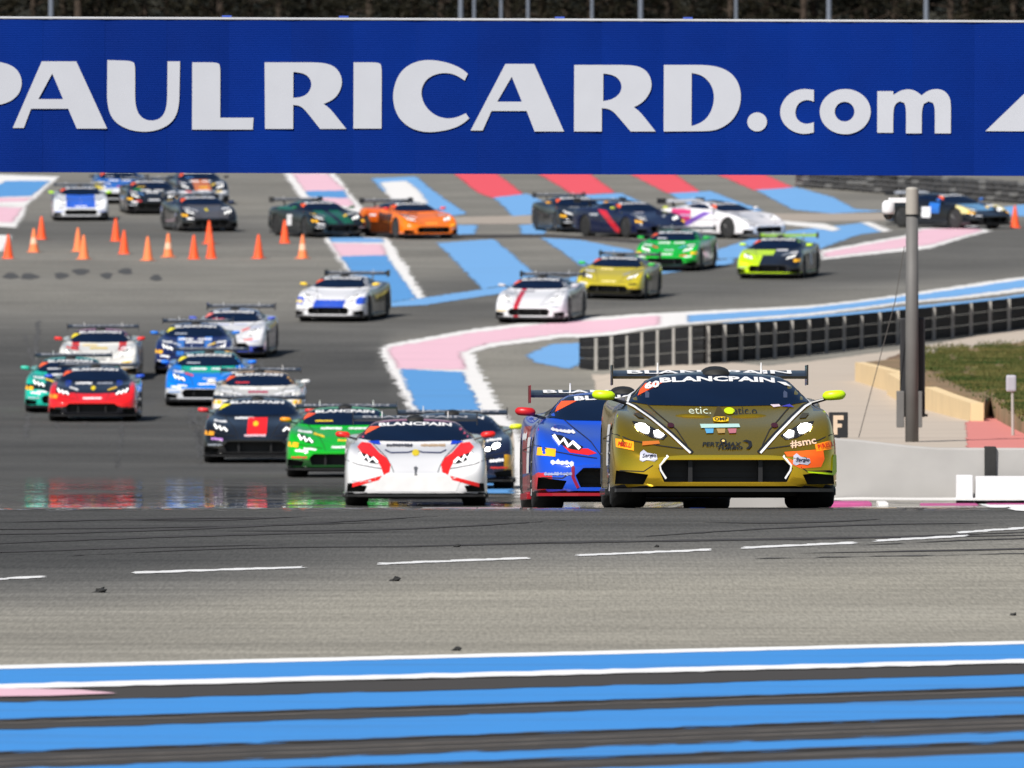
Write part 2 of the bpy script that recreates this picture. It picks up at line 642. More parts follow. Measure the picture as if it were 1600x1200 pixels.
SCOOP = scoop_mesh()
TAILL = [slab2d('tail_light', [[(s * .50, .74), (s * .82, .76), (s * .80, .70), (s * .56, .69)]], lambda a, b: (a, 2.185, b), (0, .03, 0)) for s in (-1, 1)]
# hood pins, cowl fin
FIN = slab2d('cowl_fin', [[(-1.02, .80), (-.80, .86), (-.62, .99), (-.66, .93), (-.70, .88)]], lambda a, b: (-.012, a, b), (.024, 0, 0))

# ---- stickers shared by the field: (name, mesh)
def rect(cx, cz, w, h, rot=0.0):
    c, s = math.cos(rot), math.sin(rot)
    return [(cx + x * c - z * s, cz + x * s + z * c) for x, z in ((-w / 2, -h / 2), (w / 2, -h / 2), (w / 2, h / 2), (-w / 2, h / 2))]

def marks(name, words, mode='front', off=.006):
    """one illegible printed logo: a row of joined strokes"""
    vs, fs = [], []
    for (cx, cz, w, h, seed, rot) in words:
        rr = random.Random(seed)
        n = max(3, int(w / h * 1.5))
        top, bot = [], []
        for i in range(2 * n + 1):
            x = (i / (2 * n) - .5) * w
            k = rr.uniform(.55, 1.1) if i % 2 else rr.uniform(.15, .6)
            top.append((x, h / 2 * k))
            bot.append((x, -h / 2 * (rr.uniform(.5, 1.0) if i % 2 else rr.uniform(.2, .6))))
        loop = [(cx + x * math.cos(rot) - z * math.sin(rot), cz + x * math.sin(rot) + z * math.cos(rot)) for x, z in bot + top[::-1]]
        v, t = fill2d([loop])
        k = len(vs)
        vs += v
        fs += [tuple(i + k for i in q) for q in t]
    bm = project(vs, fs, mode, off, .09)
    me = bpy.data.meshes.new(name)
    bm.to_mesh(me)
    bm.free()
    return me

def word(cx, cz, w, h, seed, rot=0.0):
    return [(cx, cz, w, h, seed, rot)]

STK = {
 'tag': patch('corner_tag', [[(-.70, .945), (-.48, 1.055), (-.625, 1.055), (-.675, 1.00)]], off=.006),
 'pir_l': patch('sponsor_plate', [rect(-.845, .535, .17, .075, -.13)], off=.006),
 'pir_r': patch('sponsor_plate', [rect(.845, .535, .17, .075, .13)], off=.006),
 'hood_a': marks('hood_logo', word(-.22, .80, .36, .055, 3)),
 'hood_c': marks('hood_logo', word(.24, .80, .34, .05, 4)),
 'hood_b': marks('hood_logo', word(0, .735, .42, .06, 5)),
 'nose': marks('nose_logo', word(0, .49, .40, .055, 6)),
 'badge': patch('badge', [ell(0, .70, .05, .045, 12)], off=.007),
 'fend_l': marks('wing_logo', word(-.66, .745, .24, .06, 7, -.12)),
 'fend_r': marks('wing_logo', word(.66, .745, .24, .06, 8, .12)),
 'bump_l': marks('bumper_logo', word(-.70, .43, .22, .06, 9, -.1)),
 'bump_r': marks('bumper_logo', word(.70, .43, .22, .06, 10, .1)),
 'low_l': marks('bumper_logo', word(-.74, .33, .26, .04, 11)),
 'low_r': marks('bumper_logo', word(.74, .33, .26, .04, 12)),
 'roof': marks('roof_logo', word(-.3, .25, .25, .12, 13), 'top'),
 'door_r': patch('number_panel', [rect(.12, .52, .42, .34)], 'right', .006, .1),
 'door_l': patch('number_panel', [rect(.12, .52, .42, .34)], 'left', .006, .1),
 'flank_r': marks('flank_logo', word(.75, .70, .5, .10, 15), 'right'),
 'flank_l': marks('flank_logo', word(.75, .70, .5, .10, 15), 'left'),
 'hood_d': marks('hood_logo', word(-.42, .69, .20, .05, 21, -.3)),
 'hood_e': marks('hood_logo', word(.42, .69, .20, .05, 22, .3)),
 'hood_f': marks('hood_logo', word(.05, .60, .30, .05, 23)),
 'lip_l': marks('bumper_logo', word(-.56, .46, .22, .05, 24, -.1)),
 'lip_r': marks('bumper_logo', word(.56, .46, .22, .05, 25, .1)),
 'wsl': marks('windscreen_mark', word(-.35, .925, .30, .03, 26)),
 'square': patch('hood_panel', [rect(.03, .66, .36, .30)], off=.006),
}
GAPS = [patch('panel_gap', [stroke(l, .009)], off=.0035, step=.05) for l in (
    [(-.64, .885), (-.52, .76), (-.40, .64), (-.33, .52), (-.30, .44)], [(.64, .885), (.52, .76), (.40, .64), (.33, .52), (.30, .44)],
    [(-.97, .62), (-.80, .545), (-.55, .50), (-.36, .475)], [(.97, .62), (.80, .545), (.55, .50), (.36, .475)],
    [(-.90, .30), (-.70, .29), (-.62, .34)], [(.90, .30), (.70, .29), (.62, .34)])]
DOORS = [patch('door_gap', [stroke([(-.62, .78), (-.66, .45), (-.55, .20), (.25, .20), (.40, .50), (.50, .80)], .010)], s, .0035, .06) for s in ('right', 'left')]
GAPM = pm('shut_line', (.008, .008, .008, 1), .8)
COLS = {}
def cm(rgb):
    k = 'print_%02x%02x%02x' % rgb
    if k not in COLS:
        COLS[k] = pm(k, srgb(*rgb), .4)
    return COLS[k]

def make_car(label, paint, loc, rot, roof=None, wing=CARBON, endp=CARBON, mir=None, lamps='dim', stickers=(), scoop=True, tagc=(235, 90, 40), fin=None, skirt=CARBON, band=WHITE, frm=None, stretch=(1.0, 1.0, 1.045), near=False):
    root = bpy.data.objects.new('race_car', None)
    COL.objects.link(root)
    root.location = loc
    root.rotation_mode = 'QUATERNION'
    root.rotation_quaternion = rot
    tag(root, label, 'race car', 'racing cars on the circuit')
    mir = mir or CARBON
    link('body', BODY, [paint, BLACK], root)
    ws = link('windscreen', P_WIND, GLASS, root)
    link('lettering', P_BANNER, band, ws)
    if tagc:
        link('corner_tag', STK['tag'], cm(tagc), ws)
    for s in ('left', 'right'):
        link('side_window', P_SIDE[s], GLASS, root)
    for i in (0, 1):
        h = link('headlight', P_HEAD[i], BLACK, root)
        if lamps == 'lit':
            for l in P_LAMP[i]:
                link('lamp', l, LAMP, h)
        else:
            link('lamp', P_ZIG[i], LAMP_DIM, h)
        m = link('mirror', MIR[i], mir, root)
        link('mirror_arm', MARM[i], CARBON, m)
        link('side_skirt', SKIRT[i], skirt, root)
        link('tail_light', TAILL[i], pm('tail_red', srgb(150, 12, 14), .3), root)
    w = link('wing', WING, wing, root)
    for i in (0, 1):
        link('endplate', ENDP[i], endp, w)
        link('wing_support', WSUP[i], CARBON, w)
        link('wing_pin', WPIN[i], WHITE, w)
    link('lettering', WLET, WHITE if near else GREYL, w)
    link('splitter', SPLIT, skirt, root)
    link('floor', FLOOR, BLACK, root)
    link('intake_bars', INTAKE, BLACK, root)
    link('roof_scoop', SCOOP, SCOOPM, root)
    if fin:
        link('cowl_fin', FIN, fin, root)
    for y, ti in ((-1.30, 0), (1.30, 1)):
        for i, s in enumerate((-1, 1)):
            t = link('wheel', TYRE[ti], RUBBER, root, (s * .81, y, .325 if ti == 0 else .335))
            link('rim', RIMM[i], RIM, t)
    for g in GAPS:
        link('panel_gap', g, GAPM, root)
    for g in DOORS:
        link('door_gap', g, GAPM, root)
    root.scale = stretch
    for key, rgb in stickers:
        me = STK[key] if isinstance(key, str) else key
        link(me.name.split('.')[0], me, cm(rgb), root)
    return root
# ================================================================ the lie of the land
def pchip(pts):
    xs = [p[0] for p in pts]
    ys = [p[1] for p in pts]
    n = len(xs)
    h = [xs[i + 1] - xs[i] for i in range(n - 1)]
    d = [(ys[i + 1] - ys[i]) / h[i] for i in range(n - 1)]
    m = [d[0]] + [0 if d[i - 1] * d[i] <= 0 else 2 * d[i - 1] * d[i] / (d[i - 1] + d[i]) for i in range(1, n - 1)] + [d[-1]]
    def f(x):
        if x <= xs[0]: return ys[0]
        if x >= xs[-1]: return ys[-1]
        lo, hi = 0, n - 1
        while hi - lo > 1:
            k = (lo + hi) // 2
            if xs[k] <= x: lo = k
            else: hi = k
        t = (x - xs[lo]) / h[lo]
        return (ys[lo] * (1 + 2 * t) * (1 - t) ** 2 + h[lo] * m[lo] * t * (1 - t) ** 2 + ys[hi] * t * t * (3 - 2 * t) + h[lo] * m[hi] * t * t * (t - 1))
    return f

def zr(Y, row):
    return HC - Y * (row - VH) / F
LEFT = pchip([(-400, 0), (78, 0), (92, .07), (100, .10), (105, .080), (108, .005), (112, -.112), (120, -.36), (135, -.86), (150, -1.30), (165, zr(165, 788)), (187, zr(187, 763)),
              (209, zr(209, 738)), (228, zr(228, 714)), (262, zr(262, 657)), (290, zr(290, 590)), (305, zr(305, 553)), (325, zr(325, 500)), (355, zr(355, 435)), (392, zr(392, 372)),
              (420, zr(420, 340)), (470, zr(470, 272)), (600, zr(600, 150)), (700, zr(700, -60)), (1000, zr(1000, -300)), (1600, zr(1600, -320))])
RIGHT = pchip([(-400, 0), (78, 0), (92, .07), (100, .10), (105, .080), (108, .005), (112, -.112), (125, -.47), (140, zr(140, 791)), (149.5, zr(149.5, 783)), (150.5, zr(150.5, 716)), (158, zr(158, 705)), (165, zr(165, 693)),
               (200, zr(200, 640)), (235, zr(235, 600)), (265, zr(265, 575)), (300, zr(300, 528)), (318, zr(318, 500)), (340, zr(340, 468)), (355, zr(355, 435)), (392, zr(392, 372)),
               (420, zr(420, 340)), (470, zr(470, 272)), (600, zr(600, 150)), (700, zr(700, -60)), (1000, zr(1000, -300)), (1600, zr(1600, -320))])
def ground(x, y):
    if y < 118 or y > 356:
        return LEFT(y)
    t = min(1, max(0, (x - 1.6) / 2.8))
    t = t * t * (3 - 2 * t)
    return LEFT(y) * (1 - t) + RIGHT(y) * t

def at(px, Y, row):
    """a point at depth Y seen in column px, row row"""
    return Vector(((px - 800.0) * Y / F, Y, zr(Y, row)))

def gp(px, row, y0=40.0, y1=900.0, up=0.0):
    """where the sight line through a pixel meets the ground"""
    k = (px - 800.0) / F
    s = (row - VH) / F
    y = y0
    prev = None
    while y < y1:
        d = HC - y * s - ground(k * y, y) - up
        if d <= 0 and prev is not None:
            a, b = y - .5, y
            for _ in range(18):
                c = (a + b) / 2
                if HC - c * s - ground(k * c, c) - up > 0: a = c
                else: b = c
            return (k * b, b)
        prev = d
        y += .5
    return (k * y1, y1)

XL = sorted(set([-400, -200, -120, -80, -50, -35] + [x * .5 for x in range(-50, 51)] + [1.5 + .2 * i for i in range(16)] + [35, 50, 80, 120, 200, 400]))
YL = sorted(set([-400, -200, -100, -50, -20, 0, 20, 40] + list(range(50, 480, 1)) + [143.5, 148.5, 149.5, 150.5] + list(range(480, 700, 10)) + [720, 760, 800, 900, 1000, 1200, 1600]))

def project_px(x, y):
    z = ground(x, y)
    return 800 + F * x / y, VH + F * (HC - z) / y

def sm(v, a, b):
    t = min(1, max(0, (v - a) / (b - a)))
    return t * t * (3 - 2 * t)

def tone_at(x, y):
    """how pale the tarmac is: rubbered racing line dark, run-off weathered pale"""
    if y < 118:
        px, row = project_px(x, max(y, 20))
        line = 905 - .056 * px + 6 * math.sin(px * .006)          # along the dashed line
        t = .080 + .175 * sm(row, line - 26, line + 75)
        t += .012 * mnoise.noise(Vector((x * .6, y * .7, 0)))
        t -= .02 * sm(px, 700, 0)
        return t
    px, row = project_px(x, y)
    t = .120 - .030 * sm(row, 700, 560) * 0
    # general run-off
    base = .178
    # main track down to the camera (left)
    edge = 610 + (row - 540) * .0 if row < 540 else 600 + (row - 540) * .58
    trk = sm(edge + 15 - px, -10, 40) * sm(row, 455, 560)
    base = base * (1 - trk) + .072 * trk
    # return leg coming in from the right
    up = 500 - .098 * (px - 600)
    mid = 488 - .085 * (px - 600)
    d = abs(row - (475 - .10 * (px - 700)))
    leg = sm(60 - d, 0, 40) * sm(px, 480, 650)
    base = base * (1 - leg) + .105 * leg
    # far leg running right
    far = sm(34 - abs(row - 362), 0, 30) * sm(860 - px, 0, 700)
    base = base * (1 - far) + .11 * far
    inf = sm(px, edge + 60, edge + 160) * sm(row, 520, 560)
    base = base * (1 - inf) + .215 * inf
    base += .012 * mnoise.noise(Vector((x * .35, y * .12, 3)))
    return max(.05, base)

def asphalt():
    m, nt, p = nodes_of('tarmac')
    at_ = nt.nodes.new('ShaderNodeAttribute')
    at_.attribute_name = 'tone'
    geo = nt.nodes.new('ShaderNodeNewGeometry')
    mp = nt.nodes.new('ShaderNodeMapping')
    mp.inputs['Scale'].default_value = (0.12, 1.1, 0.0)
    mp.inputs['Rotation'].default_value = (0, 0, R(-4))
    nt.links.new(geo.outputs['Position'], mp.inputs[0])
    st = nt.nodes.new('ShaderNodeTexNoise')       # long tyre streaks
    st.inputs['Scale'].default_value = 1.6
    st.inputs['Detail'].default_value = 8
    st.inputs['Roughness'].default_value = .65
    nt.links.new(mp.outputs[0], st.inputs[0])
    gr = nt.nodes.new('ShaderNodeTexNoise')       # aggregate
    gr.inputs['Scale'].default_value = 1.0
    gr.inputs['Detail'].default_value = 3
    mg = nt.nodes.new('ShaderNodeMapping')
    mg.inputs['Scale'].default_value = (42, 2.2, 1)
    nt.links.new(geo.outputs['Position'], mg.inputs[0])
    nt.links.new(mg.outputs[0], gr.inputs[0])
    bl = nt.nodes.new('ShaderNodeTexNoise')       # broad patches
    bl.inputs['Scale'].default_value = .5
    bl.inputs['Detail'].default_value = 5
    nt.links.new(geo.outputs['Position'], bl.inputs[0])
    def band(src, k):
        return math_node(nt, 'ADD', math_node(nt, 'MULTIPLY', math_node(nt, 'SUBTRACT', src, .5), k), 1.0)
    v = math_node(nt, 'MULTIPLY', at_.outputs['Fac'], band(st.outputs[0], 1.15))
    v = math_node(nt, 'MULTIPLY', v, band(gr.outputs[0], .9))
    v = math_node(nt, 'MULTIPLY', v, band(bl.outputs[0], .35))
    ml = nt.nodes.new('ShaderNodeMapping')
    ml.inputs['Scale'].default_value = (.05, .14, 0)
    ml.inputs['Rotation'].default_value = (0, 0, R(9))
    nt.links.new(geo.outputs['Position'], ml.inputs[0])
    lf = nt.nodes.new('ShaderNodeTexNoise')       # broad old rubber bands
    lf.inputs['Scale'].default_value = 1.0
    lf.inputs['Detail'].default_value = 7
    lf.inputs['Roughness'].default_value = .6
    nt.links.new(ml.outputs[0], lf.inputs[0])
    v = math_node(nt, 'MULTIPLY', v, band(lf.outputs[0], .9))
    # sparse pale chips
    vo = nt.nodes.new('ShaderNodeTexVoronoi')
    vo.inputs['Scale'].default_value = 9
    nt.links.new(geo.outputs['Position'], vo.inputs[0])
    chip = math_node(nt, 'MULTIPLY', math_node(nt, 'LESS_THAN', vo.outputs['Distance'], .07), .16)
    v = math_node(nt, 'ADD', v, math_node(nt, 'MULTIPLY', chip, at_.outputs['Fac']))
    cc = nt.nodes.new('ShaderNodeCombineColor')
    warm = math_node(nt, 'MULTIPLY', at_.outputs['Fac'], .62)
    nt.links.new(math_node(nt, 'MULTIPLY', v, math_node(nt, 'ADD', math_node(nt, 'MULTIPLY', warm, .4), .985)), cc.inputs[0])
    nt.links.new(math_node(nt, 'MULTIPLY', v, .99), cc.inputs[1])
    nt.links.new(math_node(nt, 'MULTIPLY', v, math_node(nt, 'SUBTRACT', 1.0, warm)), cc.inputs[2])
    nt.links.new(cc.outputs[0], p.inputs['Base Color'])
    p.inputs['Roughness'].default_value = .85
    p.inputs['Specular IOR Level'].default_value = .15
    # polished, hot stretch over the brow and in the dip: mirage-like sheen at a glancing angle
    sp = nt.nodes.new('ShaderNodeSeparateXYZ')
    nt.links.new(geo.outputs['Position'], sp.inputs[0])
    def ramp(a, b):
        n = nt.nodes.new('ShaderNodeMapRange')
        n.inputs[1].default_value, n.inputs[2].default_value = a, b
        nt.links.new(sp.outputs[1], n.inputs[0])
        return n.outputs[0]
    sheen = math_node(nt, 'MULTIPLY', ramp(103.5, 107.0), ramp(205, 172))
    pm_ = nt.nodes.new('ShaderNodeMapping')
    pm_.inputs['Scale'].default_value = (.22, .30, 0)
    nt.links.new(geo.outputs['Position'], pm_.inputs[0])
    pn = nt.nodes.new('ShaderNodeTexNoise')
    pn.inputs['Scale'].default_value = 1.0
    pn.inputs['Detail'].default_value = 6
    pn.inputs['Roughness'].default_value = .7
    nt.links.new(pm_.outputs[0], pn.inputs[0])
    pr = nt.nodes.new('ShaderNodeMapRange')
    pr.inputs[1].default_value, pr.inputs[2].default_value = .40, .52
    nt.links.new(pn.outputs[0], pr.inputs[0])
    sheen = math_node(nt, 'MULTIPLY', sheen, pr.outputs[0])
    nt.links.new(sheen, p.inputs['Coat Weight'])
    p.inputs['Coat Roughness'].default_value = .012
    wm = nt.nodes.new('ShaderNodeMapping')
    wm.inputs['Scale'].default_value = (1.6, .5, 0)
    nt.links.new(geo.outputs['Position'], wm.inputs[0])
    wz = nt.nodes.new('ShaderNodeTexNoise')
    wz.inputs['Scale'].default_value = 1.0
    wz.inputs['Detail'].default_value = 3
    nt.links.new(wm.outputs[0], wz.inputs[0])
    wb = nt.nodes.new('ShaderNodeBump')
    wb.inputs['Strength'].default_value = 1.0
    wb.inputs['Distance'].default_value = .013
    nt.links.new(wz.outputs[0], wb.inputs['Height'])
    nt.links.new(wb.outputs[0], p.inputs['Coat Normal'])
    bp = nt.nodes.new('ShaderNodeBump')
    bp.inputs['Strength'].default_value = .5
    bp.inputs['Distance'].default_value = .004
    nt.links.new(gr.outputs[0], bp.inputs['Height'])
    nt.links.new(bp.outputs[0], p.inputs['Normal'])
    return m
TARMAC = asphalt()

def make_terrain():
    vs, fs = [], []
    nx = len(XL)
    for y in YL:
        for x in XL:
            vs.append((x, y, ground(x, y)))
    for j in range(len(YL) - 1):
        for i in range(nx - 1):
            a = j * nx + i
            fs.append((a, a + 1, a + nx + 1, a + nx))
    me = mesh('ground', vs, fs, True)
    att = me.attributes.new('tone', 'FLOAT', 'POINT')
    att.data.foreach_set('value', [tone_at(v[0], v[1]) if 40 < v[1] < 520 else .16 for v in vs])
    return tag(link('ground', me, TARMAC), 'grey tarmac rising and falling across the whole circuit', kind='structure')
make_terrain()

# ---------------------------------------------------------------- paint laid on the tarmac
def paint(name, rgb, worn=.22, rough=.55, scale=2.2, k=1.0):
    m, nt, p = nodes_of(name)
    c = srgb(*rgb)
    c = tuple(min(.85, v * k) for v in c[:3])
    geo = nt.nodes.new('ShaderNodeNewGeometry')
    mp = nt.nodes.new('ShaderNodeMapping')
    mp.inputs['Scale'].default_value = (.22, 1.6, 1.0)
    nt.links.new(geo.outputs['Position'], mp.inputs[0])
    a = nt.nodes.new('ShaderNodeTexNoise')
    a.inputs['Scale'].default_value = scale
    a.inputs['Detail'].default_value = 9
    a.inputs['Roughness'].default_value = .7
    nt.links.new(mp.outputs[0], a.inputs[0])
    b = nt.nodes.new('ShaderNodeTexNoise')
    b.inputs['Scale'].default_value = 45
    nt.links.new(geo.outputs['Position'], b.inputs[0])
    mr = nt.nodes.new('ShaderNodeMapRange')
    mr.inputs[1].default_value, mr.inputs[2].default_value = .50, .80
    mr.inputs[4].default_value = worn * 1.6
    nt.links.new(a.outputs[0], mr.inputs[0])
    g = math_node(nt, 'ADD', mr.outputs[0], math_node(nt, 'MULTIPLY', math_node(nt, 'SUBTRACT', b.outputs[0], .5), worn))
    mx = nt.nodes.new('ShaderNodeMix')
    mx.data_type = 'RGBA'
    mx.inputs[6].default_value = (*c, 1)
    mx.inputs[7].default_value = (c[0] * .35 + .05, c[1] * .35 + .05, c[2] * .35 + .05, 1)
    nt.links.new(g, mx.inputs[0])
    nt.links.new(mx.outputs[2], p.inputs['Base Color'])
    p.inputs['Roughness'].default_value = rough
    p.inputs['Specular IOR Level'].default_value = .2
    return m
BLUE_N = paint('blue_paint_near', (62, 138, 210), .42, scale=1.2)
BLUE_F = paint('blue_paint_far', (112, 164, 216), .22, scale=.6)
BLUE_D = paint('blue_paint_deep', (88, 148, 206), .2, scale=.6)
WHITE_P = paint('white_road_paint', (238, 238, 240), .18)
WHITE_L = paint('worn_line_paint', (226, 226, 226), .55, scale=6)
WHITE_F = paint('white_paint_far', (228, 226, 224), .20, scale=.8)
PINK = paint('pink_faded_paint', (226, 184, 198), .25, scale=.8)
REDP = paint('red_faded_paint', (222, 84, 94), .18, scale=.6)
RUBBED = paint('rubbed_tarmac', (98, 93, 88), .5, .85)
DARK = paint('black_tarmac_strip', (66, 63, 61), .35, .8)
GREYP = paint('grey_tarmac_strip', (122, 117, 110), .25, .8, scale=.6)
BEIGE = paint('beige_band', (160, 150, 140), .2, .8, scale=.6)
PINKRED = paint('red_pavement', (205, 128, 122), .18, .8)
MAGENTA = paint('magenta_paint', (186, 84, 140), .75, scale=5)

def drape(name, poly, mat, up=.004, jag=0.0, jl=.5, label=None, px=True, y0=40.0, kind='structure', parent=None, ground_up=0.0):
    """lay a flat polygon on the ground; jag: worn, uneven rim in metres"""
    pts = [gp(a, b, y0, up=ground_up) if px else (a, b) for a, b in poly]
    if jag:
        rr = random.Random(len(name) * 13 + int(poly[0][0]))
        out = []
        for i, p in enumerate(pts):
            q = pts[(i + 1) % len(pts)]
            d = math.hypot(q[0] - p[0], q[1] - p[1])
            n = max(1, min(160, int(d / jl)))
            nx, ny = -(q[1] - p[1]) / max(d, .01), (q[0] - p[0]) / max(d, .01)
            for k in range(n):
                t = k / n
                j = 0 if k == 0 else rr.uniform(-jag, jag)
                out.append((p[0] + (q[0] - p[0]) * t + nx * j, p[1] + (q[1] - p[1]) * t + ny * j * 2.2))
        pts = out
    vs, tris = fill2d([pts])
    bm = bmesh.new()
    bv = [bm.verts.new((a, b, 0)) for a, b in vs]
    for t in tris:
        try: bm.faces.new([bv[i] for i in t])
        except ValueError: pass
    for ax, lines in ((1, YL), (0, XL)):
        lo = min(v.co[ax] for v in bm.verts)
        hi = max(v.co[ax] for v in bm.verts)
        for L in lines:
            if lo < L < hi and (ax == 1 or 1.3 < L < 4.6):
                co, no = [0, 0, 0], [0, 0, 0]
                co[ax], no[ax] = L, 1
                bmesh.ops.bisect_plane(bm, geom=bm.verts[:] + bm.edges[:] + bm.faces[:], plane_co=co, plane_no=no, dist=1e-5)
    for v in bm.verts:
        v.co.z = ground(v.co.x, v.co.y) + up + ground_up
    bmesh.ops.recalc_face_normals(bm, faces=bm.faces)
    for f in bm.faces:
        if f.normal.z < 0: f.normal_flip()
    me = bpy.data.meshes.new(name)
    bm.to_mesh(me)
    bm.free()
    me.polygons.foreach_set('use_smooth', [True] * len(me.polygons))
    o = link(name, me, mat, parent)
    if parent is None:
        tag(o, label, kind=kind)
    return o

# foreground stripes: (row at left edge, row at right edge) top and bottom
def stripe(name, mat, tl, tr, bl, br, up, label, jag=.02):
    X0, X1 = -60, 1660
    f = lambda l, r, x: l + (r - l) * x / 1600.0
    n = 8
    top = [(X0 + (X1 - X0) * i / n, f(tl, tr, X0 + (X1 - X0) * i / n)) for i in range(n + 1)]
    bot = [(X0 + (X1 - X0) * i / n, f(bl, br, X0 + (X1 - X0) * i / n)) for i in range(n, -1, -1)]
    drape(name, top + bot, mat, up, jag, .12, label)
drape('painted_runoff', [(-80, 1046), (1680, 1005), (1680, 1300), (-80, 1300)], DARK, .004, label='dark tarmac strip under the painted blue stripes')
stripe('white_line', WHITE_P, 1042, 1004, 1048, 1009, .010, 'upper white line edging the nearest blue stripe', .012)
stripe('blue_stripe', BLUE_N, 1047, 1008, 1074, 1035, .008, 'blue stripe between two white lines')
stripe('white_line', WHITE_P, 1072, 1033, 1080, 1039, .012, 'lower white line edging the nearest blue stripe', .03)
stripe('blue_stripe', BLUE_N, 1099, 1055, 1126, 1075, .008, 'blue stripe below the pink wedge')
stripe('blue_stripe', BLUE_N, 1142, 1090, 1179, 1121, .008, 'widest blue stripe in the foreground')
stripe('blue_stripe', BLUE_N, 1203, 1145, 1222, 1162, .008, 'thin blue stripe near the lower edge')
stripe('blue_stripe', BLUE_N, 1238, 1179, 1275, 1208, .008, 'lowest blue stripe at the picture corner')
drape('pink_wedge', [(-60, 1079), (60, 1080), (130, 1082), (182, 1087), (80, 1091), (-60, 1093)], PINK, .014, .01, .1, 'pale pink painted wedge at the left of the stripes')
# worn grey ribs rubbed along the dark strips
for k, (l, r) in enumerate(((1131, 1080), (1188, 1128), (1195, 1135), (1230, 1168))):
    stripe('rubbed_streak', RUBBED, l, r, l + 2.2, r + 1.9, .007, 'pale worn streak along the dark strip', .02)

# rubber feathered over the rims of the blue stripes
fr = random.Random(11)
for l, r in ((1099, 1055), (1126, 1075), (1142, 1090), (1179, 1121), (1203, 1145), (1222, 1162), (1080, 1039)):
    for q in range(1):
        o = fr.uniform(-2.0, 2.0)
        stripe('rubber_streak', DARK, l + o, r + o + fr.uniform(-1.5, 1.5), l + o + 1.6, r + o + 1.3, .011 + .001 * q, 'dark rubber streak along the rim of a blue stripe', .03)

# dashed line and cracks on the near track
for a, b in (((-60, 909), (66, 902)), ((210, 896), (475, 887)), ((590, 882), (826, 873)), ((900, 869), (1110, 860)), ((1160, 857), (1336, 849)), ((1366, 846), (1512, 838)), ((1500, 833), (1660, 822))):
    n = 7
    t = [(a[0] + (b[0] - a[0]) * i / n, a[1] + (b[1] - a[1]) * i / n) for i in range(n + 1)]
    drape('lane_dash', [(x, y - 1.3 - .8 * math.sin(x * .05) ** 2) for x, y in t] + [(x, y + 1.3) for x, y in t[::-1]], WHITE_L, .005, .035, .07, 'white dash of the broken line across the near track')
drape('joint_crack', [(1180, 873.2), (1400, 869), (1660, 864), (1660, 864.7), (1400, 869.7), (1180, 873.6)], pm('crack', (.075, .072, .07, 1), .9), .005, .05, .15, 'thin dark joint crossing the near track')
drape('corner_paint', [(1532, 787), (1580, 785.6), (1700, 785.6), (1700, 801), (1612, 802), (1580, 797)], WHITE_P, .006, .03, .2, 'white painted corner at the right end of the brow')

# rubber laid down by the cars: long thin tyre marks
MARK = paint('tyre_mark', (64, 62, 62), .7, .8, scale=3)
MARK2 = paint('tyre_mark_faint', (124, 120, 114), .3, .8, scale=3)
sk = random.Random(21)
for i in range(20):
    x0, y0 = sk.uniform(-300, 1300), sk.uniform(806, 872)
    Lm, sl = sk.uniform(250, 900), sk.uniform(-.045, -.015)
    bow = sk.uniform(-6, 6)
    t = [(x0 + Lm * k / 10, y0 + sl * Lm * k / 10 + bow * math.sin(math.pi * k / 10)) for k in range(11)]
    wd = sk.uniform(.5, 1.5)
    if min(p[1] for p in t) < 802: continue
    drape('tyre_mark', [(x, y - wd * math.sin(math.pi * (k + .4) / 10.8)) for k, (x, y) in enumerate(t)] + [(x, y + wd * math.sin(math.pi * (k + .4) / 10.8)) for k, (x, y) in list(enumerate(t))[::-1]], MARK if y0 < 880 else MARK2, .0045, .03, .15, 'dark tyre mark across the near tarmac')
for i in range(12):
    x0 = sk.uniform(20, 480)
    r0, r1 = sk.uniform(500, 560), sk.uniform(640, 740)
    dx = sk.uniform(-40, 60)
    t = [(x0 + dx * k / 8 + 3 * math.sin(k * .5 + i), r0 + (r1 - r0) * k / 8) for k in range(9)]
    wd = sk.uniform(1.5, 3.5)
    drape('tyre_mark', [(x - wd, y) for x, y in t] + [(x + wd, y) for x, y in t[::-1]], pm('far_mark', (.066, .065, .064, 1), .85), .0045, .06, .5, 'faint dark tyre mark down the far track', y0=118)

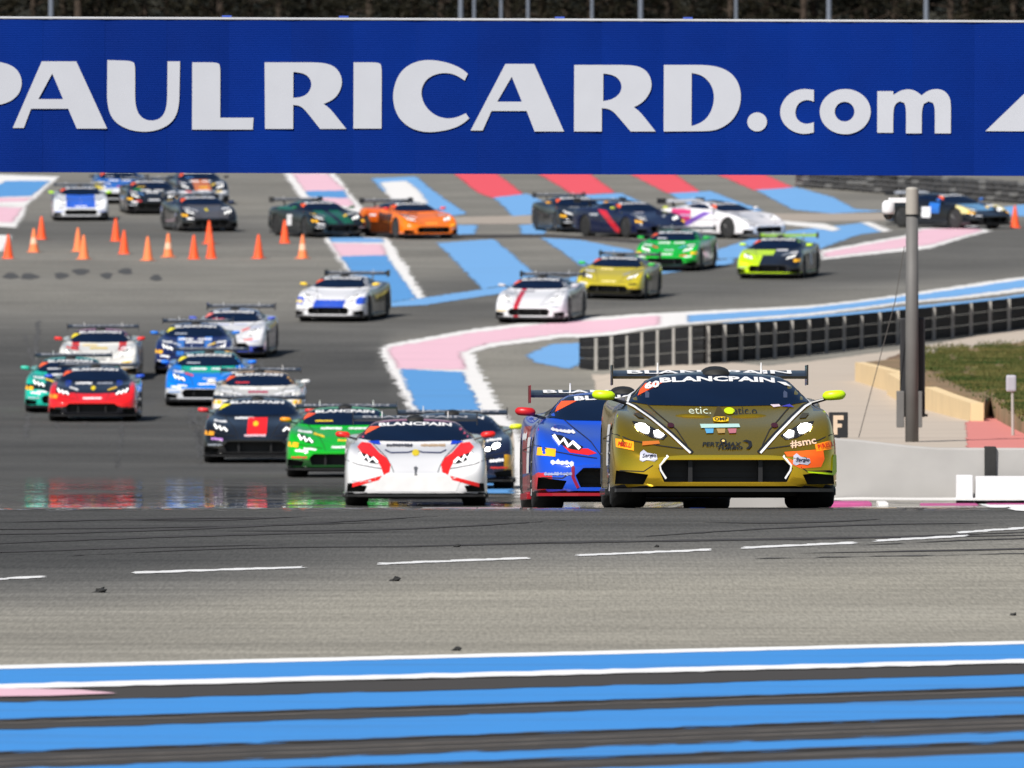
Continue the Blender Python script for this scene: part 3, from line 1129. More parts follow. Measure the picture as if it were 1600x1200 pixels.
# far paint (read off the picture, laid on the ground)
far = [
 # upper left box
 ('white_border', WHITE_F, .006, [(-30, 272), (92, 276), (60, 306), (40, 322), (-30, 325)], 'white border of the blue box at the far left'),
 ('blue_box', BLUE_D, .012, [(-30, 304), (10, 283), (78, 283), (48, 307), (-30, 309)], 'blue painted box at the far left'),
 ('pink_box', PINK, .010, [(-30, 310), (50, 309), (38, 315), (-30, 317)], 'thin pink bar under the far left blue box'),
 ('white_border', WHITE_F, .006, [(-30, 320), (42, 322), (25, 356), (-30, 352)], 'white border of the pink box at the far left'),
 ('pink_box', PINK, .010, [(-30, 323), (34, 325), (18, 348), (-30, 346)], 'pink painted box at the far left'),
 ('white_border', WHITE_F, .006, [(-30, 366), (18, 368), (6, 392), (-30, 400)], 'white painted corner beside the leftmost cone'),
 # pedestrian-like strip at the top
 ('white_border', WHITE_F, .006, [(443, 271), (523, 271), (570, 330), (545, 336), (478, 322)], 'white border of the pink strip below the hoarding'),
 ('pink_box', PINK, .010, [(457, 272), (511, 272), (539, 298), (477, 299)], 'pink painted box just under the hoarding'),
 ('blue_box', BLUE_D, .012, [(478, 299), (538, 298), (544, 310), (482, 308)], 'thin blue bar crossing the far pink strip'),
 ('pink_box', PINK, .010, [(482, 309), (545, 310), (556, 324), (490, 317)], 'lower pink box on the far strip'),
 # big stripes under the hoarding
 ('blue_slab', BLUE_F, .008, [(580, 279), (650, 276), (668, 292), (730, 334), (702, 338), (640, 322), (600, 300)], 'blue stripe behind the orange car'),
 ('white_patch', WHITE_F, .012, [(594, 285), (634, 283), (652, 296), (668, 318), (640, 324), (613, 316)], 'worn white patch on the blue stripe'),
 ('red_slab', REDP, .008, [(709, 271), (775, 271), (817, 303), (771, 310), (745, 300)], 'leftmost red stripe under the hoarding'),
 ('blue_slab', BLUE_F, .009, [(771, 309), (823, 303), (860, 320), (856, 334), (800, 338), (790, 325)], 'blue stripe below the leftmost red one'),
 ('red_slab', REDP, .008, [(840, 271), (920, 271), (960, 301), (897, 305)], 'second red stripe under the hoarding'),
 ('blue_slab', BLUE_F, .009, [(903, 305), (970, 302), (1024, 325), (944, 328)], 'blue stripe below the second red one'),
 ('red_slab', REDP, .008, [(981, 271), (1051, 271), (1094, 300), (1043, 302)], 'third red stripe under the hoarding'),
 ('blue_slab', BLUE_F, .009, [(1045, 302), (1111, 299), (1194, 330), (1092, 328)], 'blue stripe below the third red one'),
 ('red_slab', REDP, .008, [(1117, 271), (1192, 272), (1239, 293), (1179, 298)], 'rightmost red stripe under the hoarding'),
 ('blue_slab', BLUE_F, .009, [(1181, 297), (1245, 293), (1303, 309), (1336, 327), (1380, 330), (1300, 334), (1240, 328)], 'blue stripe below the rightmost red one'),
 ('beige_strip', BEIGE, .007, [(690, 340), (850, 336), (1040, 332), (1240, 334), (1395, 333), (1395, 344), (1240, 347), (1040, 345), (850, 350), (700, 350)], 'pale beige band across the far run-off'),
 ('blue_slab', BLUE_F, .009, [(706, 352), (745, 352), (742, 366), (712, 367)], 'short blue block right of the orange car'),
 ('blue_slab', BLUE_F, .009, [(812, 352), (850, 350), (852, 366), (815, 366)], 'short blue block left of the black car'),
 ('dark_strip', DARK, .007, [(690, 367), (860, 366), (1010, 376), (1010, 381), (860, 371), (690, 373)], 'dark strip bordering the far track'),
 ('blue_slab', BLUE_F, .009, [(1205, 364), (1351, 348), (1388, 361), (1342, 367), (1282, 389), (1180, 402), (1122, 405), (1118, 392)], 'blue strip behind the yellow and black car'),
 ('white_border', WHITE_F, .012, [(1215, 345), (1290, 350), (1312, 358), (1302, 362), (1270, 356), (1215, 350)], 'white curved line beside the white car'),
 ('white_border', WHITE_F, .012, [(1345, 348), (1360, 347), (1393, 361), (1380, 363)], 'white end of the blue strip by the pole'),
 ('blue_slab', BLUE_F, .009, [(1432, 306), (1464, 313), (1470, 322), (1436, 324)], 'blue patch behind the pole'),
 ('blue_slab', BLUE_F, .009, [(1552, 326), (1660, 312), (1660, 338), (1575, 338)], 'blue patch near the far right cone'),
 ('white_border', WHITE_F, .006, [(1282, 392), (1416, 368), (1440, 356), (1525, 353), (1548, 361), (1455, 388), (1416, 392), (1284, 406)], 'white rim of the far pink kerb'),
 ('pink_kerb', PINK, .012, [(1290, 395), (1416, 372), (1442, 359), (1518, 356), (1535, 361), (1452, 383), (1414, 387), (1290, 402)], 'far pink kerb wedge beside the pole'),
 # middle box and stripes
 ('white_border', WHITE_F, .006, [(502, 369), (606, 372), (663, 464), (652, 467), (597, 470), (548, 434)], 'white border of the middle blue strip'),
 ('blue_box', BLUE_F, .010, [(514, 370), (597, 373), (600, 379), (519, 379)], 'thin blue bar at the top of the middle strip'),
 ('pink_box', PINK, .010, [(519, 380), (597, 382), (603, 399), (532, 401)], 'pink bar on the middle strip'),
 ('blue_box', BLUE_D, .012, [(532, 401), (603, 399), (650, 466), (590, 476), (556, 436)], 'blue box on the middle strip'),
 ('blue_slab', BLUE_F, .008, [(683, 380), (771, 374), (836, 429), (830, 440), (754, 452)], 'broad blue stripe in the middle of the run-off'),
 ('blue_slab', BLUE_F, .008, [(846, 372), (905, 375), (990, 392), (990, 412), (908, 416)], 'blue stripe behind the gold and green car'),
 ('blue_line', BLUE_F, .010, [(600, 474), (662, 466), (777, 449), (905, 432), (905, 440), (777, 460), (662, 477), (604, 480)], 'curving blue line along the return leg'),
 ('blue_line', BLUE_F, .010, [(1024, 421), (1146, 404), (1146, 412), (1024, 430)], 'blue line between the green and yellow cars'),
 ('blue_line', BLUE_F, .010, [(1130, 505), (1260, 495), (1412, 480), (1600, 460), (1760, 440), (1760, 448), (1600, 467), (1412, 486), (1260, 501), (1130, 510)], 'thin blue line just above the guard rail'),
 # near side of the return leg
 ('white_border', WHITE_F, .006, [(592, 546), (606, 538), (736, 515), (890, 497), (1040, 489), (1260, 478), (1416, 459), (1700, 420), (1700, 441), (1416, 474), (1260, 494), (1040, 511), (884, 527), (763, 543), (738, 552), (800, 660), (820, 700), (826, 778), (812, 778), (800, 730), (775, 664), (662, 664)], 'white edging of the near kerb and box'),
 ('pink_kerb', PINK, .012, [(606, 550), (612, 543), (736, 521), (890, 502), (1030, 494), (1030, 508), (884, 521), (760, 537), (718, 552), (727, 578), (625, 577)], 'pink kerb turning the corner of the track'),
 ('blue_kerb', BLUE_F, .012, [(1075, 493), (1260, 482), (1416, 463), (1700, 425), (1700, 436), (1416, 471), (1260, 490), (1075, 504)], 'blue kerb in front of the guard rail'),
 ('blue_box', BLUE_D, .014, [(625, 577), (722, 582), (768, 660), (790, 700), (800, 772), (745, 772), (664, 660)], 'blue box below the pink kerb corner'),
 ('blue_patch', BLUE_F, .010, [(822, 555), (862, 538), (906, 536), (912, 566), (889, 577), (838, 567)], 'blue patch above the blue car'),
]
for nm, mt, up, poly, lab in far:
    drape(nm, poly, mt, up, .12 if 'white' in nm or 'pink' in nm else .09, .11, lab, y0=118)
# dark smudges laid on the tarmac below the cones
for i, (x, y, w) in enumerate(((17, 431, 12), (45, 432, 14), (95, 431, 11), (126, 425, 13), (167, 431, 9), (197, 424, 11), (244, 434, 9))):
    drape('oil_stain', [(x + w * math.cos(t) * (1 + .3 * math.sin(3 * t + i)), y + 5 * math.sin(t)) for t in [k * math.pi / 6 for k in range(12)]], pm('smudge_dark', (.055, .055, .055, 1), .8), .006, label='dark smudge on the tarmac below the cones', y0=118)
# ================================================================ right-hand side: paving, wall, bank, rails
CONC = pm('pale_concrete', srgb(160, 158, 156), .85, var=.28, scale=1.1, bump=.15)
APRON = paint('beige_apron', (184, 172, 159), .38, .9, scale=.7)
CREAM = pm('cream_render', srgb(222, 196, 152), .9, var=.14, scale=1.5)
POSTG = pm('grey_post', srgb(168, 165, 160), .6, var=.3, scale=4)
RAILB = pm('black_rail_belt', (.022, .022, .023, 1), .8, var=.6, scale=2, spec=.1)
drape('access_apron', [(925, 585), (1000, 577), (1200, 572), (1420, 545), (1600, 508), (1750, 480), (1750, 530), (1600, 536), (1440, 560), (1400, 600), (1450, 628), (1560, 662), (1560, 712), (1280, 716), (1180, 712), (1010, 690), (940, 640)], APRON, .006, .05, .4, 'pale beige concrete apron behind the white wall', y0=151.5)
drape('red_pavement', [(1509, 661), (1541, 648), (1600, 676), (1700, 700), (1700, 712), (1512, 710)], PINKRED, .012, .03, .3, 'faded red pavement beside the cream wall', y0=151.5)

# concrete wall
def row_wall():
    root = bpy.data.objects.new('concrete_wall', None)
    COL.objects.link(root)
    Y = 149.6
    root.location = at(1330, Y, 783)
    ox, oy, oz = root.location
    tops = pchip([(1090, 681), (1300, 684), (1360, 689), (1420, 696), (1470, 699.5), (1600, 700), (1800, 703)])
    edges = [1095, 1300, 1547, 1800]
    for a, b in zip(edges, edges[1:]):
        gap = .003
        n = 6
        bm = bmesh.new()
        ring = []
        for i in range(n + 1):
            px = a + (b - a) * i / n
            x = (px - 800) * Y / F - ox
            if i == 0: x += gap
            if i == n: x -= gap
            zt = zr(Y, tops(px)) - oz
            zb = -.5
            prof = [(-.10, zb), (-.085, .05), (-.06, zt - .025), (-.035, zt), (.055, zt), (.075, zt - .02), (.10, zb)]
            ring.append([bm.verts.new((x, yy, zz)) for yy, zz in prof])
        for p, q in zip(ring, ring[1:]):
            for i in range(len(p)):
                j = (i + 1) % len(p)
                bm.faces.new((p[i], p[j], q[j], q[i]))
        bm.faces.new(ring[0][::-1])
        bm.faces.new(ring[-1])
        link('wall_panel', bm_mesh('wall_panel', bm), CONC, root)
    # black rubber strap over the joint
    x0, x1 = (1538 - 800) * Y / F - ox, (1556 - 800) * Y / F - ox
    zt = zr(Y, 699) - oz
    link('joint_strap', box_mesh('joint_strap', x0, x1, -.12, .09, .27, zt + .012, .01), RUBBER, root)
    tag(root, 'low pale grey concrete wall right of the gold car', 'wall')
row_wall()
def white_block(px0, px1, rt, rb, Y, label):
    o = at((px0 + px1) / 2, Y, rb)
    w = (px1 - px0) * Y / F / 2
    h = (rb - rt) * Y / F
    bm = bmesh.new()
    add_box(bm, -w, w, -.12, .12, -.3, h, .02)
    tag(link('white_block', bm_mesh('white_block', bm), pm('white_block_paint', (.62, .62, .64, 1), .7, var=.08), None, o), label, 'block', 'white painted kerb blocks')
white_block(1494, 1520, 742, 775, 149.2, 'narrow white block at the foot of the wall')
white_block(1524, 1680, 744, 778, 149.2, 'long white block under the black wall strap')
drape('pink_kerb', [(1290, 784), (1420, 784), (1600, 783.6), (1700, 783.4), (1700, 788), (1540, 788.4), (1290, 788.6)], WHITE_F, .05, .02, .15, 'white kerb line along the wall foot', y0=118)
for a, b in ((1298, 1362), (1372, 1388), (1440, 1530), (1545, 1640)):
    x0, x1 = (a - 800) * 146.5 / F, (b - 800) * 146.5 / F
    bm = bmesh.new()
    add_box(bm, x0, x1, 146.3, 147.2, ground(4.5, 146.8) - .05, ground(4.5, 146.8) + (.04 if a < 1400 else .012), .02)
    tag(link('kerb_block', bm_mesh('kerb_block', bm), MAGENTA if a != 1372 else WHITE_F), 'magenta painted kerb stretch below the wall', kind='structure')

# board with the letter F
Y = 150.6
p = at(1310, Y, 684)
bd = bpy.data.objects.new('marker_board', None); COL.objects.link(bd); bd.location = (p.x, p.y, ground(p.x, Y))
z0 = p.z - bd.location.z
k = Y / F
link('panel', box_mesh('panel', -15 * k, 15 * k, -.012, .012, z0, z0 + 40 * k, .004), pm('board_black', (.02, .02, .022, 1), .5), bd)
FL = [(-8, 5), (-1.5, 5), (-1.5, 16), (5.5, 16), (5.5, 22), (-1.5, 22), (-1.5, 28), (8, 28), (8, 35), (-8, 35)]
link('letter', slab2d('letter', [[(a * k, b * k) for a, b in FL]], lambda a, b: (a, -.018, z0 + b), (0, .005, 0)), pm('letter_cream', srgb(222, 196, 170), .6), bd)
link('stake', box_mesh('stake', -.02, .02, .013, .045, -.1, z0 + .1), POSTG, bd)
tag(bd, 'small black board with a cream letter F on the wall', 'sign')

# cream retaining wall in blocks, with the grassy bank behind
root = bpy.data.objects.new('retaining_wall', None); COL.objects.link(root)
line = [(1336, 596), (1368, 606), (1403, 617), (1444, 640), (1480, 650), (1517, 659)]
W = [gp(a, b, 151.5) for a, b in line]
root.location = (W[0][0], W[0][1], ground(*W[0]))
hs = [.385, .40, .40, .38, .33, .29]
for i in range(len(W) - 1):
    (xa, ya), (xb, yb) = W[i], W[i + 1]
    d = Vector((xb - xa, yb - ya, 0)); L = d.length; d.normalize(); nrm = Vector((d.y, -d.x, 0))
    if nrm.y > 0: nrm = -nrm
    bm = bmesh.new()
    vs = []
    for (x, y, h, e) in ((xa, ya, hs[i], .01), (xb, yb, hs[i + 1], -.01)):
        g = ground(x, y)
        b0 = Vector((x, y, 0)) + d * e
        for t, z in ((0, g - .2), (0, g + h), (-.2, g + h), (-.2, g - .2)):
            vs.append(bm.verts.new(b0 + nrm * t + Vector((0, 0, z)) - root.location))
    for a in range(4):
        b = (a + 1) % 4
        bm.faces.new((vs[a], vs[b], vs[b + 4], vs[a + 4]))
    bm.faces.new(vs[3::-1]); bm.faces.new(vs[4:])
    link('block', bm_mesh('block', bm), CREAM, root)
tag(root, 'cream rendered low retaining wall below the grass bank', 'wall')

def soil():
    m, nt, p = nodes_of('bank_soil')
    geo = nt.nodes.new('ShaderNodeNewGeometry')
    n = nt.nodes.new('ShaderNodeTexNoise'); n.inputs['Scale'].default_value = .8; n.inputs['Detail'].default_value = 7
    nt.links.new(geo.outputs['Position'], n.inputs[0])
    r = nt.nodes.new('ShaderNodeValToRGB')
    r.color_ramp.elements[0].position, r.color_ramp.elements[0].color = .35, srgb(140, 112, 86)
    r.color_ramp.elements[1].position, r.color_ramp.elements[1].color = .65, srgb(105, 92, 62)
    nt.links.new(n.outputs[0], r.inputs[0]); nt.links.new(r.outputs[0], p.inputs['Base Color'])
    p.inputs['Roughness'].default_value = .95
    return m
BANK = .30
bank_up = [(1352, 566), (1400, 560), (1442, 554), (1500, 546), (1600, 534), (1780, 506)]
bank_lo = [(1780, 704), (1640, 690), (1600, 679), (1570, 664), (1548, 650)]
bank_wall = [(1538, 626), (1447, 601), (1407, 582)]
RIMP = [gp(a_, b_, 151.5) for a_, b_ in bank_lo][::-1]
def bank_h(x, y):
    """height of the bank over the paving: full behind the wall, running out to nothing right of it"""
    if x < RIMP[0][0]:
        return BANK
    yr = RIMP[-1][1]
    for (xa, ya), (xb, yb) in zip(RIMP, RIMP[1:]):
        if xa <= x <= xb:
            yr = ya + (yb - ya) * (x - xa) / (xb - xa)
    return BANK * sm(y - yr, -.3, 9.0)
bank_poly = [gp(a_, b_, 151.5, up=BANK) for a_, b_ in bank_up] + RIMP[::-1] + [gp(a_, b_, 151.5, up=BANK) for a_, b_ in bank_wall]
bk = drape('grass_bank', bank_poly, soil(), 0, 0, label='raised earth bank behind the cream wall', px=False)
bm = bmesh.new()
bm.from_mesh(bk.data)
for v in bm.verts:
    v.co.z = ground(v.co.x, v.co.y) + bank_h(v.co.x, v.co.y) + .004
rim = [e for e in bm.edges if e.is_boundary]
ext = bmesh.ops.extrude_edge_only(bm, edges=rim)
for v in [g for g in ext['geom'] if isinstance(g, bmesh.types.BMVert)]:
    v.co.z -= BANK + .12
bm.to_mesh(bk.data)
bm.free()
gv, gf = [], []
rr = random.Random(5)
def grass_ok(px, row):
    edge = 556 + (row - 556) * 0
    lo = 548 - (px - 1450) * .06
    hi = 578 + (px - 1450) * .42 if px < 1560 else 624 + (px - 1560) * .5
    return lo < row < hi
cnt = 0
while cnt < 60000:
    px, row = rr.uniform(1440, 1660), rr.uniform(532, 690)
    if not grass_ok(px + rr.gauss(0, 8), row + rr.gauss(0, 4)):
        continue
    if mnoise.noise(Vector((px * .03, row * .09, 1))) < -.28 and rr.random() < .8:
        continue
    cnt += 1
    x, y = gp_cache = (0, 0) if False else ((px - 800) * 1.0, 0)
    # depth from the bank profile, interpolated from a small table below
    gv.append((px, row))
tab = [(r_, gp(1520, r_, 151.5, up=BANK)[1]) for r_ in range(520, 700, 4)]
def bank_y(row):
    i = min(len(tab) - 2, max(0, int((row - 520) / 4)))
    t = (row - tab[i][0]) / 4
    return tab[i][1] * (1 - t) + tab[i + 1][1] * t
V, Fc = [], []
for px, row in gv:
    y = bank_y(row); x = (px - 800) * y / F
    z = ground(x, y) + bank_h(x, y)
    a = rr.uniform(0, 6.28); h = rr.uniform(.02, .065); w = rr.uniform(.010, .022)
    dx, dy = math.cos(a) * w, math.sin(a) * w
    lx, ly = rr.gauss(0, .025), rr.gauss(0, .025)
    k0 = len(V)
    V += [(x - dx, y - dy, z - .01), (x + dx, y + dy, z - .01), (x + lx, y + ly, z + h)]
    Fc.append((k0, k0 + 1, k0 + 2))
def leafmat(name, c0, c1, sc=.7):
    m, nt, p = nodes_of(name)
    geo = nt.nodes.new('ShaderNodeNewGeometry')
    n = nt.nodes.new('ShaderNodeTexNoise'); n.inputs['Scale'].default_value = sc; n.inputs['Detail'].default_value = 5
    nt.links.new(geo.outputs['Position'], n.inputs[0])
    r = nt.nodes.new('ShaderNodeValToRGB')
    r.color_ramp.elements[0].position, r.color_ramp.elements[0].color = .36, c0
    r.color_ramp.elements[1].position, r.color_ramp.elements[1].color = .64, c1
    nt.links.new(n.outputs[0], r.inputs[0]); nt.links.new(r.outputs[0], p.inputs['Base Color'])
    p.inputs['Roughness'].default_value = .7
    p.inputs['Specular IOR Level'].default_value = .2
    return m
tag(link('grass', mesh('grass', V, Fc), leafmat('grass_green', srgb(34, 64, 18), srgb(112, 104, 60))), 'short green grass on the bank right of the pole', kind='stuff')

# small post with a grey head on the bank
b = gp(1583, 662, 151.5, up=BANK * .6)
gz = ground(*b) + bank_h(*b)
po = bpy.data.objects.new('marker_post', None); COL.objects.link(po); po.location = (b[0], b[1], gz)
k = b[1] / F
link('stem', tube_mesh('stem', (0, 0, -.3), (-.01, 0, 42 * k), 2.6 * k, 2.2 * k, 8), POSTG, po)
link('head', box_mesh('head', -11 * k, 5 * k, -.05, .05, 37 * k, 63 * k, .03), pm('post_head', srgb(168, 168, 178), .5), po)
tag(po, 'short post with a rounded grey head beside the grass', 'post')
st = gp(1415, 570, 151.5, up=.1)
bm = bmesh.new(); bmesh.ops.create_icosphere(bm, subdivisions=3, radius=1)
for v in bm.verts:
    q = v.co * (1 + .25 * mnoise.noise(v.co * 2.1)); v.co = Vector((q.x * .36, q.y * .25, q.z * .16))
tag(link('boulder', bm_mesh('boulder', bm, True), pm('brown_rock', srgb(96, 78, 64), .9, var=.3, bump=.4), None, (st[0] - .05, st[1], ground(*st) + .18)), 'brown rock lying left of the pole foot', 'rock')

# guard rail with grey posts, seen from behind
gr_pts = [(905, 576), (980, 574), (1090, 571), (1180, 563), (1260, 555), (1340, 545), (1440, 534), (1520, 524), (1600, 514), (1700, 500), (1800, 486)]
RP = [gp(a, b_, 151.5) for a, b_ in gr_pts]
def along(pts, s):
    for i in range(len(pts) - 1):
        d = math.hypot(pts[i + 1][0] - pts[i][0], pts[i + 1][1] - pts[i][1])
        if s <= d or i == len(pts) - 2:
            t = s / d
            return (pts[i][0] + (pts[i + 1][0] - pts[i][0]) * t, pts[i][1] + (pts[i + 1][1] - pts[i][1]) * t)
        s -= d
rail = bpy.data.objects.new('guard_rail', None); COL.objects.link(rail)
rail.location = (RP[0][0], RP[0][1], ground(*RP[0]))
RX = lambda px: None
def rail_pt(px):
    for i in range(len(gr_pts) - 1):
        if gr_pts[i][0] <= px <= gr_pts[i + 1][0]:
            t = (px - gr_pts[i][0]) / (gr_pts[i + 1][0] - gr_pts[i][0])
            return (RP[i][0] + (RP[i + 1][0] - RP[i][0]) * t, RP[i][1] + (RP[i + 1][1] - RP[i][1]) * t)
samples = [905 + 895 * i / 60 for i in range(61)]
# height follows the picture: top line of the rail
rail_top = pchip([(905, 527), (980, 521), (1090, 508), (1260, 497), (1416, 483), (1600, 463), (1800, 438)])
def rail_h(px):
    x, y = rail_pt(px)
    return (HC - y * (rail_top(px) - VH) / F) - ground(x, y)
for k in range(3):
    bm = bmesh.new()
    rings = []
    for px in samples:
        x, y = rail_pt(px)
        H = rail_h(px)
        g = ground(x, y)
        z0, z1 = g + H * (k / 3.0 + .010), g + H * ((k + 1) / 3.0 - .006)
        prof = [(.06, z0), (.11, z0 + (z1 - z0) * .2), (.06, z0 + (z1 - z0) * .4), (.06, z0 + (z1 - z0) * .6), (.11, z0 + (z1 - z0) * .8), (.06, z1), (.09, z1), (.15, (z0 + z1) / 2), (.09, z0)]
        rings.append([bm.verts.new((x - rail.location.x, y + yy - rail.location.y, zz - rail.location.z)) for yy, zz in prof])
    for p_, q_ in zip(rings, rings[1:]):
        for i in range(len(p_)):
            j = (i + 1) % len(p_)
            bm.faces.new((p_[i], p_[j], q_[j], q_[i]))
    link('beam', bm_mesh('beam', bm), RAILB, rail)
px = 932.0
while px < 1790:
    x, y = rail_pt(px)
    H = rail_h(px)
    link('post', box_mesh('post', x - .045 - rail.location.x, x + .045 - rail.location.x, y - .10 - rail.location.y, y + .04 - rail.location.y, ground(x, y) - .3 - rail.location.z, ground(x, y) + H * rr.uniform(.93, .99) - rail.location.z, .008), POSTG, rail)
    px += 24.0 + (px - 915) * .009
tag(rail, 'black triple-beam guard rail on grey posts behind the gold car', 'guard rail')
# steel pole with padding, clamp plates, cable and dome camera
Y = 166.0
b = at(1425, Y, 697)
pole = bpy.data.objects.new('camera_pole', None); COL.objects.link(pole); pole.location = (b.x, b.y, ground(b.x, Y))
k = Y / F
H = lambda row: zr(Y, row) - pole.location.z
X = lambda px: (px - 1425) * k
GALV = pm('galvanised_pole', srgb(102, 101, 100), .65, metal=.05, var=.25, scale=2.5)
bm = bmesh.new(); add_lathe(bm, [(10.6 * k, -.3), (10.2 * k, H(500)), (9.4 * k, H(338))], 20)
link('shaft', bm_mesh('shaft', bm, True), GALV, pole)
bm = bmesh.new(); add_lathe(bm, [(9.9 * k, H(336)), (10.2 * k, H(333)), (9.9 * k, H(296)), (8.5 * k, H(293)), (2 * k, H(292))], 20)
link('top_sleeve', bm_mesh('top_sleeve', bm), pm('sleeve_grey', srgb(158, 154, 147), .6, var=.15), pole)
bm = bmesh.new(); add_lathe(bm, [(10.4 * k, H(337.5)), (10.4 * k, H(335))], 20)
link('clamp_band', bm_mesh('clamp_band', bm), BLACK, pole)
link('padding', box_mesh('padding', X(1407), X(1446), .10, .22, H(652), H(497), .02), pm('black_padding', (.015, .016, .02, 1), .6, bump=.2), pole)
for s, (a, c) in enumerate(((1401, 1413), (1431, 1441))):
    link('clamp_plate', box_mesh('clamp_plate', X(a), X(c), -.03, .09, H(668), H(611), .01), GALV, pole)
link('foot_bolt', box_mesh('foot_bolt', X(1434), X(1447), -.05, .08, H(699), H(691), .01), BLACK, pole)
link('hook', box_mesh('hook', X(1440), X(1450), .05, .10, H(651), H(647)), BLACK, pole)
bm = bmesh.new(); add_tube(bm, (X(1413), -.02, H(385)), (X(1398), -.2, H(470)), .006, n=6); add_tube(bm, (X(1398), -.2, H(470)), (X(1340), -.6, H(682)), .006, n=6)
link('cable', bm_mesh('cable', bm), pm('cable_dark', (.07, .065, .06, 1), .6), pole)
cam_part = link('bracket', box_mesh('bracket', X(1388), X(1417), -.03, .03, H(317), H(309), .006), pm('camera_white', (.72, .72, .74, 1), .4), pole)
bm = bmesh.new(); add_lathe(bm, [(6 * k, H(313)), (10 * k, H(318)), (10.5 * k, H(330)), (9 * k, H(335))], 18, M=Matrix.Translation((X(1388), 0, 0)))
link('camera_housing', bm_mesh('camera_housing', bm, True), MATS['camera_white'], pole)
bm = bmesh.new(); add_lathe(bm, [(8 * k, H(334)), (7 * k, H(339)), (3 * k, H(343))], 14, M=Matrix.Translation((X(1388), 0, 0)))
link('camera_lens', bm_mesh('camera_lens', bm, True), BLACK, pole)
tag(pole, 'grey steel pole with black padding and a white dome camera', 'pole')

# far tyre wall under the right end of the hoarding
tw = bpy.data.objects.new('tyre_wall', None); COL.objects.link(tw)
A, B = gp(1256, 292, 300), gp(1700, 325, 300)
tw.location = (A[0], A[1], ground(*A))
bm = bmesh.new()
prof = [(.20, -.08), (.29, -.095), (.33, -.05), (.33, .05), (.29, .095), (.20, .08), (.18, 0)]
nseg = 14
rings = [[bm.verts.new((r * math.cos(2 * math.pi * i / nseg), r * math.sin(2 * math.pi * i / nseg), h)) for i in range(nseg)] for r, h in prof]
for a in range(len(rings)):
    p_, q_ = rings[a], rings[(a + 1) % len(rings)]
    for i in range(nseg):
        bm.faces.new((p_[i], p_[(i + 1) % nseg], q_[(i + 1) % nseg], q_[i]))
TY = bm_mesh('tyre', bm, True)
d = Vector((B[0] - A[0], B[1] - A[1], 0)); n = int(d.length / .66)
old = pm('old_tyre', (.045, .045, .047, 1), .85, var=.5, scale=8)
grey = pm('grey_tyre', (.11, .11, .11, 1), .85, var=.4, scale=8)
for i in range(n):
    x, y = A[0] + d.x * i / n, A[1] + d.y * i / n
    for r in range(4):
        link('tyre', TY, old if rr.random() < .75 else grey, tw, (x - tw.location.x + rr.gauss(0, .02), y - tw.location.y + rr.gauss(0, .03), ground(x, y) - tw.location.z + .1 + r * .195 + rr.gauss(0, .006)))
tag(tw, 'long stacked tyre wall under the right end of the hoarding', 'tyre wall')

# ================================================================ the footbridge with the blue hoarding
Yb = 150.0
K = Yb / F
br = bpy.data.objects.new('banner_bridge', None); COL.objects.link(br)
br.location = (0, Yb, zr(Yb, 272))
br.rotation_euler = (0, math.atan(6.0 / 1600), 0)
bx = lambda u: (u * .5 - 800) * K                   # u: doubled picture columns
bz = lambda v: (272 - v * .5) * K
def hoarding_blue():
    m, nt, p = nodes_of('hoarding_blue')
    tc = nt.nodes.new('ShaderNodeTexCoord')
    n = nt.nodes.new('ShaderNodeTexNoise'); n.inputs['Scale'].default_value = .9; n.inputs['Detail'].default_value = 6
    nt.links.new(tc.outputs['Object'], n.inputs[0])
    wv = nt.nodes.new('ShaderNodeTexWave'); wv.bands_direction = 'Z'; wv.inputs['Scale'].default_value = 14; wv.inputs['Distortion'].default_value = .4
    nt.links.new(tc.outputs['Object'], wv.inputs[0])
    mx = nt.nodes.new('ShaderNodeMix'); mx.data_type = 'RGBA'
    mx.inputs[6].default_value = srgb(0, 30, 102); mx.inputs[7].default_value = srgb(0, 44, 132)
    nt.links.new(n.outputs[0], mx.inputs[0])
    oi = nt.nodes.new('ShaderNodeObjectInfo')
    hs = nt.nodes.new('ShaderNodeHueSaturation')
    nt.links.new(math_node(nt, 'ADD', math_node(nt, 'MULTIPLY', oi.outputs['Random'], .13), .935), hs.inputs['Value'])
    nt.links.new(mx.outputs[2], hs.inputs['Color'])
    nt.links.new(hs.outputs[0], p.inputs['Base Color'])
    bp = nt.nodes.new('ShaderNodeBump'); bp.inputs['Strength'].default_value = .35; bp.inputs['Distance'].default_value = .01
    nt.links.new(wv.outputs[0], bp.inputs['Height'])
    nt.links.new(bp.outputs[0], p.inputs['Normal'])
    p.inputs['Roughness'].default_value = .6
    p.inputs['Specular IOR Level'].default_value = .06
    return m
HB = hoarding_blue()
seams = [133 + 194.0 * i for i in range(-4, 21)]
